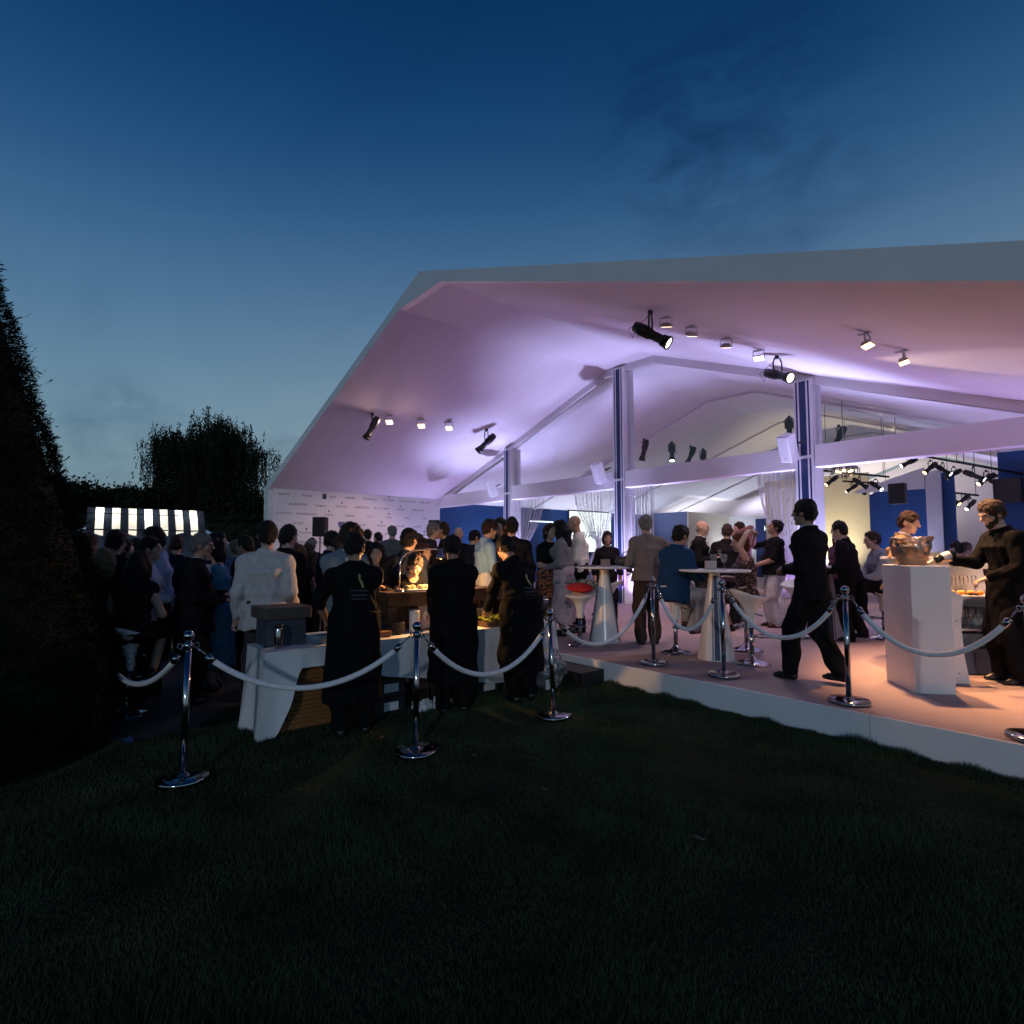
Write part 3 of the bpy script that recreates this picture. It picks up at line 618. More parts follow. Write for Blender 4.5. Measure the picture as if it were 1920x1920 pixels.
# big lit screen and counter light on the blue wall
SC = empty('video_screen', (-9.0, 14.2, 2.4), label='large glowing white screen mounted on the blue wall', cat='screen')
m = MB(); m.bbox((0.0, -1.42, -0.95), (0.06, 1.42, 0.95)); m.build('frame', BLACKM, SC, bevel=0.01)
m = MB(); m.bbox((0.062, -1.38, -0.91), (0.066, 1.38, 0.91)); pn = m.build('display', emat('screen_glow', (0.86, 0.95, 0.93), 1.25), SC)
text('VAN', 0.5, mat('screen_text', (0.05, 0.12, 0.2), 0.5, var=0), pn, frame_mat((0.069, 0.0, -0.15), (0, 1, 0), (0, 0, 1)))
LS = empty('shelf_light', (-9.0, 11.15, 2.78), label='thin glowing light strip along the blue wall', cat='light strip')
m = MB(); m.bbox((0, -0.68, -0.03), (0.08, 0.68, 0.03)); m.build('housing', WHITE, LS); m = MB(); m.bbox((0.0805, -0.66, -0.022), (0.084, 0.66, 0.022)); m.build('diffuser', emat('strip_glow', (0.8, 0.88, 1.0), 2.2), LS)
# ---- printed logos on the side wall (dark print on white)
INK = mat('logo_ink', (0.05, 0.05, 0.075), 0.6, var=0.0); INKL = mat('logo_ink_light', (0.20, 0.19, 0.23), 0.6, var=0.0)
rows = [(3.27, 0.42, [('ZENITH', 1), ('Perrelet', 1), ('RITO', 2), ('HERMES', 1), ('FREDERIQUE', 0), ('H. MOSER', 0), ('CHRONOSWISS', 0), ('REBELLION', 0), ('NORQAIN', 1)]),
        (2.98, 0.85, [('BLANCPAIN', 1), ('Longines', 1), ('BREGUET', 0), ('BREITLING', 1), ('B V L G A R I', 1), ('CORUM', 0), ('EBERHARD', 0), ('EDOX', 1)]),
        (2.69, 0.42, [('GLASHUTTE', 0), ('MONTBLANC', 1), ('OMEGA', 0), ('DOXA', 1), ('IWC', 0), ('Hublot', 0), ('MIDO', 0), ('ORIS', 0), ('RADO', 0)]),
        (2.40, 0.85, [('ULYSSE', 1), ('VACHERON', 0), ('', 3), ('PIAGET', 0), ('PANERAI', 0), ('CARTIER', 0), ('JAEGER', 0), ('TUDOR', 0)]),
        (2.11, 0.42, [('PATEK', 0), ('T U D O R', 1), ('BREMONT', 0), ('CZAPEK', 0), ('HAMILTON', 0), ('CERTINA', 0), ('TISSOT', 0), ('BAUME', 1)]),
        (1.82, 0.85, [('CHOPARD', 1), ('BALL', 0), ('GIRARD', 0), ('FORTIS', 0), ('MAURICE', 0), ('SEIKO', 1), ('MB F', 0)])]
for z, v0, names in rows:
    for k, (t_, st_) in enumerate(names):
        v = v0 + 0.02 + k * 0.70
        if v > 5.75: continue
        ik_ = INKL if st_ == 0 else INK; M_ = lambda dv, dz: frame_mat((-8.755, v + dv, z + dz), (0, 1, 0), (0, 0, 1))
        if st_ == 3:
            m = MB(); sh_ = [(-0.12, 0.09), (0.12, 0.09), (0.115, -0.03), (0.07, -0.10), (0.0, -0.13), (-0.07, -0.10), (-0.115, -0.03)]
            m.add([(-8.756, v + a, z + b) for a, b in sh_], [tuple(range(7))]); m.build('logo', mat('shield_blue', (0.12, 0.13, 0.3), 0.6, var=0), LOGO); continue
        if t_: lt = text(t_, 0.09 if st_ == 0 else 0.10, ik_, LOGO, M_(0.12 if st_ == 2 else 0, 0), 'logo'); lt['kind'] = 'stuff'
        if st_ == 2:
            m = MB(); m.bbox((-8.757, v - 0.22, z - 0.08), (-8.754, v - 0.09, z + 0.09)); m.build('logo', INK, LOGO)
        if (k + int(z * 10)) % 3 == 1 and st_ != 2:
            m = MB(); m.prism([(0.035 * math.cos(a * 1.257 + 1.57) * (1 if a % 1 == 0 else 0.5), 0.035 * math.sin(a * 1.257 + 1.57)) for a in range(5)], 0, 0.003, Matrix(((0, 0, 1), (1, 0, 0), (0, 1, 0))), (-8.757, v, z + 0.12)); m.build('logo', ik_, LOGO)
# ================================================================== lamps
def spot_light(name, parent, loc, target, W_, color, ang, blend=0.6, size=0.06):
    l = bpy.data.lights.new(name, 'SPOT'); l.energy = W_; l.color = color; l.spot_size = R_(ang); l.spot_blend = blend; l.shadow_soft_size = size
    o = bpy.data.objects.new(name, l); col.objects.link(o); o.parent = parent
    o.location = loc; o.rotation_euler = (Vector(target) - Vector(loc)).to_track_quat('-Z', 'Y').to_euler(); return o
LENS = emat('lens_warm_white', (1.0, 0.86, 0.62), 5.0); LENSC = emat('lens_cool_white', (0.9, 0.93, 1.0), 5.0); LENSO = emat('lens_amber', (1.0, 0.62, 0.28), 5.0); LENSP = emat('lens_pale_amber', (1.0, 0.78, 0.50), 4.0)
DEAD = mat('lens_dark', (0.05, 0.05, 0.06), 0.1, var=0)
GREYM = mat('lamp_grey', (0.42, 0.41, 0.42), 0.5, var=0.06)
def profile_spot(label, hang, target, lit=True, lensm=None, s=1.0, drop=0.34, light=None, mtl=None):
    """black theatre profile spot on a yoke: hang point, aimed at target"""
    mtl = mtl or BLACKM
    hang = Vector(hang); piv = hang - Vector((0, 0, drop * s)); d = (Vector(target) - piv).normalized()
    root = empty('profile_spotlight', hang, label=label, cat='spotlight', group='black spotlights'); L = lambda p: Vector(p) - hang
    A = axis_mat(d); side_ = d.cross(Vector((0, 0, 1))).normalized() * 0.095 * s
    m = MB(); m.tube([L(piv) + side_, L(piv) + side_ + Vector((0, 0, 0.22 * s)), Vector((0, 0, -0.03 * s)) + side_ * 0.6, Vector((0, 0, -0.03 * s)) - side_ * 0.6, L(piv) - side_ + Vector((0, 0, 0.22 * s)), L(piv) - side_], 0.013 * s, 6); m.build('yoke', mtl, root)
    m = MB(); m.box((0, 0, -0.01 * s), (0.05 * s, 0.05 * s, 0.07 * s)); m.build('clamp', mtl, root)
    m = MB(); m.lathe([(0.03 * s, -0.30 * s), (0.075 * s, -0.28 * s), (0.09 * s, -0.16 * s), (0.085 * s, -0.02 * s), (0.065 * s, 0.02 * s), (0.068 * s, 0.18 * s), (0.085 * s, 0.20 * s), (0.09 * s, 0.29 * s)], L(piv), 16, A); m.build('lamp_body', mtl, root)
    m = MB(); m.lathe([(0.100 * s, 0.285 * s), (0.100 * s, 0.315 * s), (0.080 * s, 0.315 * s), (0.080 * s, 0.292 * s)], L(piv), 16, A); m.build('lens_ring', mtl, root)
    m = MB(); m.lathe([(0.079 * s, 0.294 * s), (0.079 * s, 0.300 * s)], L(piv), 16, A); m.build('lens', (lensm or LENS) if lit else DEAD, root)
    m = MB(); q = L(piv) + A @ Vector((0, 0, -0.26 * s)); m.tube([q, q + Vector((-0.08 * s, 0.02, -0.14 * s)), q + Vector((-0.16 * s, 0.02, 0.02 * s)), Vector((-0.10 * s, 0.0, -0.10 * s)), Vector((0, 0, -0.01))], 0.005 * s, 5); m.build('cable', mtl, root)
    m = MB(); m.tube([L(piv) + A @ Vector((0.09 * s, 0, 0.05 * s)), L(piv) + A @ Vector((0.15 * s, 0, 0.05 * s))], 0.012 * s, 6); m.build('knob', mtl, root)
    if light: spot_light('beam_light', root, L(piv) + d * 0.36 * s, L(target), *light)
    return root
def flood(label, hang, target, lit=True, lensm=None, s=1.0, light=None, m_=None):
    """small pale flood light on a U bracket"""
    m_ = m_ or GREYM
    hang = Vector(hang); piv = hang - Vector((0, 0, 0.145 * s)); d = (Vector(target) - piv).normalized(); A = axis_mat(d); L = lambda p: Vector(p) - hang
    root = empty('flood_light', hang, label=label, cat='flood light', group='small pale flood lights')
    sd2 = A @ Vector((0.085 * s, 0, 0)); m = MB(); m.tube([L(piv) + sd2, Vector((0, 0, -0.02)) + sd2, Vector((0, 0, -0.02)) - sd2, L(piv) - sd2], 0.008 * s, 6); m.tube([Vector((0, 0, -0.02)), Vector((0, 0, 0.0))], 0.012, 6); m.build('bracket', m_, root)
    m = MB(); m.prism([(-0.08 * s, -0.055 * s), (0.08 * s, -0.055 * s), (0.08 * s, 0.055 * s), (-0.08 * s, 0.055 * s)], -0.05 * s, 0.0, A, L(piv)); V = m.V
    m.V[0:4] = [tuple(Vector(v) * 0.0 + L(piv) + A @ Vector((a * 0.05 * s, b * 0.035 * s, -0.05 * s))) for v, (a, b) in zip(m.V[0:4], ((-1, -1), (1, -1), (1, 1), (-1, 1)))]; m.build('housing', m_, root, bevel=0.004)
    m = MB(); m.prism([(-0.072 * s, -0.047 * s), (0.072 * s, -0.047 * s), (0.072 * s, 0.047 * s), (-0.072 * s, 0.047 * s)], 0.001, 0.006, A, L(piv)); m.build('lens', (lensm or LENS) if lit else DEAD, root)
    m = MB(); m.bbox((-0.09 * s, -0.03 * s, -0.006), (0.09 * s, 0.03 * s, -0.001)); m.build('mount_plate', m_, root)
    if light: spot_light('beam_light', root, L(piv) + d * 0.03, L(target), *light)
    return root
C_ = lambda u, v: (u, v, zc(u) - 0.002)
AMB = (1.0, 0.49, 0.21); PNK = (1.0, 0.60, 0.52); WW = (1.0, 0.72, 0.50); UPL = (0.52, 0.54, 1.0)
profile_spot('big black profile spotlight with a glowing lens nearest the roof edge', C_(4.07, 1.45), (8.3, 3.2, 1.5), s=1.0, light=(420, PNK, 40, 0.35, 0.05))
profile_spot('black profile spotlight hanging beside the rightmost striped column top', C_(4.55, 4.25), (9.2, 2.6, 2.2), s=0.95, light=(420, WW, 40, 0.4, 0.05))
profile_spot('unlit black spotlight hanging alone near the left roof slope', C_(-4.25, 1.13), (-5.0, -0.6, 1.0), lit=False, s=1.05)
profile_spot('black spotlight hung beside the leftmost striped column', C_(-4.12, 4.63), (-8.5, 2.5, 0.8), s=1.15, lensm=LENSC, light=(260, PNK, 60, 0.6, 0.05))
flood('grey flood light half hidden behind the biggest black spotlight', C_(4.12, 1.75), (2.2, 3.6, 0.3), lit=True, lensm=LENSP, light=(150, PNK, 70, 0.6, 0.06))
flood('grey flood light, second behind the biggest black spotlight', C_(4.19, 2.29), (1.6, 4.2, 0.3), lit=True, lensm=LENSP, light=(150, PNK, 70, 0.6, 0.06))
flood('grey flood light with a pink lit edge between spotlight and glowing flood', C_(4.35, 2.99), (2.4, 5.2, 0.3), lit=True, lensm=LENSP, light=(150, PNK, 70, 0.6, 0.06))
flood('glowing white flood light beside the second black spotlight', C_(4.46, 3.80), (5.2, 1.6, 0.3), lensm=LENSC, light=(150, (1.0, 0.8, 0.85), 70, 0.8, 0.06))
flood('warm glowing flood light high above the bar, nearer the roof edge', C_(6.66, 1.98), (7.8, 2.0, 0.25), lensm=LENSO, s=1.05, light=(950, AMB, 64, 0.7, 0.06))
flood('warm glowing flood light above the bar, the lower of the pair', C_(6.76, 2.85), (7.6, 3.0, 0.25), lensm=LENSO, s=1.05, light=(700, AMB, 72, 0.7, 0.06))
flood('first small glowing flood light right of the lone left spotlight', C_(-4.2, 1.58), (-1.2, -2.6, 0.5), lensm=LENSP, s=1.25, light=(65, PNK, 150, 0.6, 0.06))
flood('middle small glowing flood light of the three on the left slope', C_(-4.15, 2.49), (-1.0, -0.8, 1.2), lensm=LENSP, s=1.25, light=(65, PNK, 150, 0.6, 0.06))
flood('third small glowing flood light, nearest the leftmost column', C_(-4.05, 3.30), (-1.6, -0.2, 0.8), lensm=LENSP, s=1.25, light=(65, PNK, 150, 0.6, 0.06))
# uplights at the feet of the striped columns
def uplight(label, loc, target, W_, color=UPL, ang=100, wash=0):
    r = empty('uplight', loc, label=label, cat='uplight', group='uplights at the column feet')
    m = MB(); m.rbox((0, 0, 0.05), (0.20, 0.16, 0.10), 0.03); m.build('housing', WHITE, r)
    m = MB(); m.lathe([(0.06, 0.101), (0.06, 0.104)], (0, 0, 0), 14); m.build('lens', emat('uplight_lens', (0.75, 0.72, 1.0), 6.0), r)
    spot_light('beam_light', r, (0, 0, 0.13), Vector(target) - Vector(loc), W_, color, ang, 1.0, 0.08)
    if wash: spot_light('added_wash_light', r, (0, 0, 0.13), Vector(target) - Vector(loc), wash, (0.62, 0.36, 1.0), 140, 1.0, 0.06)  # extra wide violet light added to tint the ceiling beyond the beam
    return r
for cu, nm in zip(COLS, ('leftmost', 'middle', 'rightmost')):
    uplight('uplight shining up the front of the %s striped column' % nm, (cu - 0.10, 5.55, PZ), (cu - 0.30, 5.15, zc(cu)), 900, UPL, 64, 150)
    uplight('uplight shining up the side of the %s striped column' % nm, (cu + 0.40, 6.22, PZ), (cu + 0.55, 6.5, zc(cu)), 850, UPL, 68, 110)
uplight('unseen added uplight at the right end of the inner gable', (8.6, 5.5, PZ), (8.0, 4.4, 3.5), 200, UPL, 90, 180)  # added out of frame as violet fill for the right ceiling
uplight('uplight at the left end of the inner gable beside the logo wall', (-8.4, 5.4, PZ), (-7.8, 4.4, 3.6), 160, UPL, 90, 120)
# interior lamps
for k, (lb, p, t_, lit, lm, li) in enumerate((
    ('dark spotlight under the cross beam, leftmost inside', (-2.13, 9.33, 5.05), (-3.0, 9.0, 1), False, None, None),
    ('dark spotlight with a white glowing lens under the cross beam', (-2.17, 10.85, 5.15), (-1.3, 9.6, 1.2), True, LENSC, (260, WW, 70, 0.6, 0.06)),
    ('dark spotlight under the cross beam left of the amber one', (-2.35, 12.21, 5.2), (-4.0, 11.5, 1), False, None, None),
    ('dark spotlight glowing amber under the cross beam', (-2.08, 12.54, 5.1), (-1.4, 10.4, 1.2), True, LENSO, (300, AMB, 70, 0.6, 0.06)),
    ('dark spotlight partly behind the rightmost column', (1.71, 10.83, 5.3), (2.6, 9.0, 1.0), True, LENSC, (300, WW, 70, 0.6, 0.06)),
    ('dark spotlight right of the rightmost column above the beam', (2.58, 11.91, 5.05), (0.6, 12, 1.0), False, None, None))):
    profile_spot(lb, p, t_, lit, lm, 1.1, 0.3, li)
def truss(label, A, B, drop):
    A, B = Vector(A), Vector(B); r = empty('lighting_truss', A, label=label, cat='truss', group='lighting bars inside the marquee'); D = B - A
    m = MB(); m.tube([(0, 0, 0), D], 0.03, 8); m.build('bar', BLACKM, r)
    for t_ in (0.08, 0.92):
        p = D * t_; m = MB(); top_ = zc((A + p).x) - (A + p).z; m.tube([p, p + Vector((0, 0, max(top_, 0.1)))], 0.008, 5); m.build('suspension_cable', BLACKM, r)
    return r
truss('black lighting bar under the beam left of the far blue pillar', (3.8, 11.95, 4.20), (5.0, 13.35, 3.85), 1)
truss('black lighting bar at the picture edge above the bartender', (5.45, 10.85, 3.58), (6.6, 12.25, 3.24), 1)
truss('black lighting bar above the seated guests behind the bar', (2.2, 11.6, 3.80), (3.4, 13.05, 3.62), 1)
truss('black lighting bar deep inside above the pillar', (5.3, 14.4, 3.6), (6.2, 15.5, 3.5), 1)
truss('black lighting bar deep inside before the cream wall', (1.4, 15.2, 3.85), (2.4, 16.3, 3.75), 1)
truss('black lighting bar behind the tall white pillar', (4.1, 15.5, 3.3), (4.7, 16.3, 3.2), 1)
INL = [(4.11, 12.3, 3.80, 1, LENSC), (4.46, 12.73, 3.66, 1, LENSO), (4.66, 12.99, 3.61, 1, LENSC), (4.84, 13.2, 3.5, 0, None), (5.68, 11.1, 3.2, 1, LENSC), (5.86, 11.34, 3.12, 1, LENSP), (6.35, 11.96, 2.95, 1, LENSC), (2.39, 11.81, 3.45, 1, LENSO), (2.88, 12.41, 3.38, 0, None), (3.16, 12.76, 3.30, 1, LENSC), (4.24, 15.69, 3.0, 1, LENSO), (4.42, 15.91, 3.0, 0, None), (4.55, 16.09, 2.85, 1, LENSC), (5.45, 14.6, 3.3, 0, None), (5.7, 14.9, 3.25, 1, LENSC), (6.0, 15.3, 3.2, 0, None), (1.6, 15.4, 3.55, 1, LENSP), (1.95, 15.8, 3.5, 0, None), (2.2, 16.1, 3.45, 1, LENSC)]
for k, (a, b, c_, lit, lm) in enumerate(INL):
    nm_ = ('first', 'second', 'third', 'fourth', 'fifth', 'sixth', 'seventh', 'eighth', 'ninth', 'tenth', 'eleventh', 'twelfth', 'thirteenth', 'fourteenth', 'fifteenth', 'sixteenth', 'seventeenth', 'eighteenth', 'nineteenth')[k]
    rk = random.Random(k + 3); tc2 = Vector((CAM.x - a, CAM.y - b, 0)).normalized(); an = rk.choice((-1, 1)) * R_(rk.uniform(35, 75)); tgt = Vector((a, b, c_)) + rotz(an) @ tc2 * 3 + Vector((0, 0, -rk.uniform(1.2, 2.6)))
    profile_spot('%s spotlight of the lighting bars behind the bar' % nm_, (a, b, c_ + 0.26), tgt, bool(lit), lm, 0.74, 0.26)
m = MB(); m.rbox((0, 0, 0), (0.5, 0.3, 0.55), 0.03); sp = m.build('subwoofer', BLACKM, None, bevel=0.01); sp.location = (6.16, 11.73, 2.92); tag(sp, 'black hanging loudspeaker above the bartender', 'speaker')
m = MB(); m.rbox((0, 0, 0), (0.36, 0.22, 0.5), 0.03); sp = m.build('hanging_speaker', BLACKM, None, bevel=0.01); sp.location = (4.22, 10.94, 2.95); tag(sp, 'black hanging loudspeaker in front of the far blue panel', 'speaker')
# unseen uplights: along the screen wall, the rest added to fill the dark interior
for k, (p, t_, w_, c_) in enumerate((((-8.6, 8.0, PZ), (-7.9, 8.6, 5.0), 360, (0.62, 0.68, 1.0)), ((-8.6, 12.2, PZ), (-7.4, 12.4, 5.0), 380, (0.72, 0.76, 1.0)), ((-8.6, 16.8, PZ), (-7.4, 16.4, 5.0), 420, (0.72, 0.78, 1.0)),
        ((-6.3, 21.4, PZ), (-5.2, 20.6, 5.0), 420, (0.75, 0.8, 1.0)), ((0.2, 16.4, PZ), (0.1, 17.5, 3.2), 420, (1.0, 0.86, 0.58)), ((3.6, 13.6, PZ), (3.3, 12.6, 5.0), 250, (0.6, 0.62, 1.0)), ((6.5, 9.0, PZ), (6.9, 9.6, 4.0), 260, (0.62, 0.55, 1.0)), ((-1.6, 27.0, PZ), (-1.8, 28.6, 4.0), 900, (0.95, 0.82, 0.66)), ((4.0, 22.0, PZ), (4.3, 24.5, 4.5), 900, (0.64, 0.58, 1.0)), ((-5.5, 25.0, PZ), (-5.6, 27.0, 4.0), 1000, (0.8, 0.78, 1.0)), ((7.2, 15.0, PZ), (7.0, 16.0, 4.0), 500, (0.60, 0.56, 1.0)), ((-7.6, 20.0, PZ), (-7.4, 21.4, 4.0), 500, (0.85, 0.85, 1.0)))):
    w_ *= 1.3; uplight('small unseen fill uplight on the floor deep inside, number from the screen wall %s' % ('one', 'two', 'three', 'four', 'five', 'six', 'seven', 'eight', 'nine', 'ten', 'eleven', 'twelve')[k], p, t_, w_, c_, 110)
# crystal chandelier
CH = empty('chandelier', (3.42, 9.91, 3.50), label='sparkling crystal chandelier glowing under the beam by the rightmost column', cat='chandelier')
m = MB(); m.lathe([(0.02, 0.25), (0.05, 0.2), (0.05, 0.12), (0.30, 0.10), (0.30, 0.06), (0.02, 0.05)], (0, 0, 0), 20); m.tube([(0, 0, 0.25), (0, 0, zc(3.42) - 3.50)], 0.01, 6); m.build('frame', CHROME, CH)
rg = random.Random(4); m = MB()
for i in range(150):
    a, r_ = rg.uniform(0, 6.28), rg.uniform(0.03, 0.34); h_ = rg.uniform(0.10, 0.24) * (1.15 - r_ * 1.6); m.tube([(r_ * math.cos(a), r_ * math.sin(a), 0.06), (r_ * math.cos(a), r_ * math.sin(a), 0.06 - h_)], 0.006, 4)
o = m.build('crystal_strands', thin_glass('crystal', (1, 0.97, 0.9), 0.35, 0.05), CH); o['kind'] = 'stuff'
for i in range(5):
    m = MB(); m.ball((0.16 * math.cos(i * 1.257), 0.16 * math.sin(i * 1.257), 0.0), 0.03, 8, 6); m.build('bulb', emat('bulb_glow', (1.0, 0.8, 0.5), 14.0), CH)
# white wall speakers on the columns
for cu, z, nm in ((COLS[0] - 0.42, 3.50, 'leftmost'), (COLS[1] - 0.40, 3.52, 'middle'), (COLS[2] - 0.16, 3.50, 'rightmost')):
    r = empty('wall_speaker', (cu, 5.62, z), rot=(R_(24), R_(10), R_(-18)), label='tilted white loudspeaker on the %s striped column' % nm, cat='speaker', group='white loudspeakers on the columns')
    m = MB(); m.prism([(-0.13, -0.12), (0.13, -0.12), (0.10, 0.12), (-0.10, 0.12)], -0.26, 0.26); m.build('cabinet', WHITE, r, bevel=0.012)
    m = MB(); m.bbox((-0.115, -0.126, -0.24), (0.115, -0.1205, 0.24)); m.build('grille', mat('speaker_grille', (0.6, 0.6, 0.62), 0.6, var=0.1, vscale=200), r)
    m = MB(); m.lathe([(0.018, 0), (0.018, 0.003)], (0.0, -0.127, -0.18), 10, axis_mat((0, -1, 0))); m.build('badge', mat('badge_grey', (0.3, 0.3, 0.32), 0.4, var=0), r)
    m = MB(); m.tube([(0.0, 0.1, 0), (0.05, 0.22, 0.02), (0.16, 0.26, 0.05)], 0.02, 6); m.build('wall_arm', BLACKM, r)
# black speakers on stands near the logo wall
for (u, v, z, lb) in ((-7.4, 1.06, 2.25, 'black loudspeaker on a stand before the logo wall'), (-7.6, 5.05, 2.3, 'black loudspeaker on a stand at the inner end of the logo wall')):
    r = empty('stand_speaker', (u, v, PZ), rz=R_(-38), label=lb, cat='speaker', group='black loudspeakers on stands')
    m = MB(); m.rbox((0, 0, z - PZ), (0.40, 0.36, 0.56), 0.04); m.build('cabinet', mat('speaker_black', (0.004, 0.004, 0.005), 0.8, var=0.1), r, bevel=0.01)
    m = MB(); m.tube([(0, 0, 0.3), (0, 0, z - PZ - 0.28)], 0.02, 8); m.build('pole', BLACKM, r)
    for a in (0, 2.09, 4.19):
        m = MB(); m.tube([(0, 0, 0.6), (0.45 * math.cos(a), 0.45 * math.sin(a), 0.01)], 0.012, 6); m.build('leg', BLACKM, r)
# ---- sparkling strand curtains between the columns
STR = mat('curtain_strand', (0.80, 0.79, 0.86), 0.2, 0.35, var=0.05, vscale=60)
def curtain(label, u0, u1, gather_u, zt, zg, zb, n, seed, wg=0.05):
    r = empty('strand_curtain', ((u0 + u1) / 2, 6.02, PZ), label=label, cat='curtain', group='strand curtains between the columns'); rg = random.Random(seed); m = MB(); ox = (u0 + u1) / 2; bd = MB()
    for i in range(n):
        t_ = i / (n - 1); a = u0 + (u1 - u0) * t_; g_ = gather_u + (t_ - 0.5) * wg * 2; y = rg.uniform(-0.05, 0.05)
        low = gather_u + (t_ - 0.5) * (u1 - u0) * 0.8; P = []
        for k in range(11):
            s_ = k / 10
            if zg is None: x = a + 0.01 * math.sin(k + i); z = zt + (zb - zt) * s_
            elif s_ < 0.6: q = s_ / 0.6; x = a + (g_ - a) * (q ** 1.8); z = zt + (zg - zt) * q
            else: q = (s_ - 0.6) / 0.4; x = g_ + (low - g_) * q ** 0.7; z = zg + (zb - zg) * q
            P.append((x - ox, y + 0.02 * math.sin(3 * s_ + i), z - PZ))
        m.tube(P, 0.005, 4)
        for k in range(7):
            q = P[rg.randrange(1, 10)]; bd.ball((q[0] + rg.uniform(-.01, .01), q[1], q[2] + rg.uniform(-.1, .1)), 0.011, 5, 4)
    o = m.build('strands', STR, r); o['kind'] = 'stuff'; o = bd.build('beads', thin_glass('bead', (1, 1, 1), 0.45, 0.03), r); o['kind'] = 'stuff'
    m = MB(); m.tube([(u0 - ox, 0, zt - PZ + 0.02), (u1 - ox, 0, zt - PZ + 0.02)], 0.015, 6); m.build('rail', WHITE, r)
    if zg is not None:
        m = MB(); m.tube([(gather_u - wg - ox, -0.03, zg - PZ), (gather_u + wg - ox, -0.06, zg - PZ - 0.02)], 0.025, 6); m.build('tie_back', LINER, r)
curtain('gathered strand curtain beside the leftmost striped column', COLS[0] + 0.2, COLS[0] + 1.6, COLS[0] + 0.5, 3.10, 1.55, 0.35, 48, 1)
curtain('gathered strand curtain left of the middle column, before the screen', COLS[1] - 1.7, COLS[1] - 0.2, COLS[1] - 0.8, 3.10, 1.75, 0.35, 48, 2)
curtain('straight hanging strand curtain right of the middle striped column', COLS[1] + 0.2, COLS[1] + 0.95, COLS[1] + 0.5, 3.10, None, 0.55, 46, 3)
curtain('strand curtain swept towards the rightmost striped column', COLS[2] - 1.0, COLS[2] - 0.18, COLS[2] - 0.32, 3.10, 1.25, 0.30, 52, 5)

# ================================================================== rope barrier
def make_stanchion(label):
    r = empty('stanchion', (0, 0, 0), label=label, cat='stanchion', group='chrome barrier posts')
    m = MB(); m.lathe([(0.160, 0.0), (0.168, 0.006), (0.168, 0.026), (0.162, 0.034), (0.050, 0.037), (0.046, 0.037), (0.040, 0.050), (0.028, 0.060)], (0, 0, 0), 40); m.build('base', CHROME, r)
    m = MB(); m.lathe([(0.0225, 0.05), (0.0225, 0.895)], (0, 0, 0), 20); m.build('pole', CHROME, r)
    m = MB(); m.lathe([(0.0225, 0.895), (0.033, 0.90), (0.033, 0.925), (0.022, 0.935), (0.018, 0.945)], (0, 0, 0), 20)
    for k in range(4):
        a = k * math.pi / 2; c_ = Vector((0.05 * math.cos(a), 0.05 * math.sin(a), 0.912)); m.tube([c_ + Vector((0.018 * math.cos(t_) * math.cos(a), 0.018 * math.cos(t_) * math.sin(a), 0.018 * math.sin(t_))) for t_ in [i * math.pi / 6 for i in range(13)]], 0.004, 5)
    m.build('collar', CHROME, r)
    m = MB(); m.ball((0, 0, 0.978), 0.038, 20, 14); m.build('ball_top', CHROME, r); return r
SPOS = [(4.48, -4.38, 0.0, -1.6, 'on the grass nearest the dark hedge'), (5.01, -2.87, 0.0, 0.4, 'on the grass between the first two chefs'), (5.00, -1.38, 0.0, -2.0, 'on the grass at the far end of the buffet'), (4.82, 0.40, PZ, 0, 'on the platform before the man in the beige jacket'), (5.69, 0.44, PZ, 0, 'on the platform before the striped cone table'), (6.95, 0.31, PZ, 0, 'on the platform behind the walking man'), (8.17, 0.26, PZ, 0, 'on the platform cut off by the picture edge'), (2.15, -4.80, 0, 0, 'hidden in the hedge at the start of the rope')]
ST = None
for i, (u, v, z, tl, lb) in enumerate(SPOS[:7]):
    lb = 'chrome rope barrier post ' + lb
    if ST is None: ST = make_stanchion(lb); o = ST
    else: o = dup(ST, label=lb)
    o.location = (u, v, z); o.rotation_euler = (R_(tl * 0.5), R_(tl), R_(20 * i))
def rope(label, A, B, sag, upto=1.0):
    A, B = Vector(A), Vector(B); D = (B - A); h_ = Vector((D.x, D.y, 0)).normalized(); A = A + h_ * 0.055; B = B - h_ * 0.055; L = (B - A).length
    r = empty('barrier_rope', A, label=label, cat='rope', group='white barrier ropes'); n = 28; P = []
    for k in range(n + 1):
        t_ = k / n * upto; y = 4 * t_ * (1 - t_); P.append((B - A) * t_ + Vector((0, 0, -sag * (y ** 0.92))))
    m = MB(); m.tube(P[2:-2] if upto == 1 else P[2:], 0.021, 12); m.build('cord', ROPE, r)
    ends = [(P[0], P[1], P[2])] + ([(P[-1], P[-2], P[-3])] if upto == 1 else [])
    for (a, b, c) in ends:
        d = (c - a).normalized(); m = MB(); m.tube([c - d * 0.05, c + d * 0.012], 0.0235, 12); m.build('end_cap', CHROME, r); m = MB(); m.tube([a, a + d * 0.35 * (c - a).length, c - d * 0.045], 0.007, 6); m.build('hook', CHROME, r)
def ring(i): u, v, z, *_ = SPOS[i]; return (u, v, z + 0.905)
rope('white rope disappearing into the dark hedge', ring(0), (2.15, -4.80, 0.88), 0.40)
rope('white rope sagging before the first chef and the table end', ring(0), ring(1), 0.34)
rope('white rope sagging before the second chef', ring(1), ring(2), 0.40)
rope('white rope rising from the grass to the platform', ring(2), ring(3), 0.42)
rope('white rope sagging before the seated man in the blue blazer', ring(3), ring(4), 0.46)
rope('white rope sagging behind the striped cone table to the walking man', ring(4), ring(5), 0.42)
rope('white rope sagging across the white bar counter', ring(5), ring(6), 0.40)

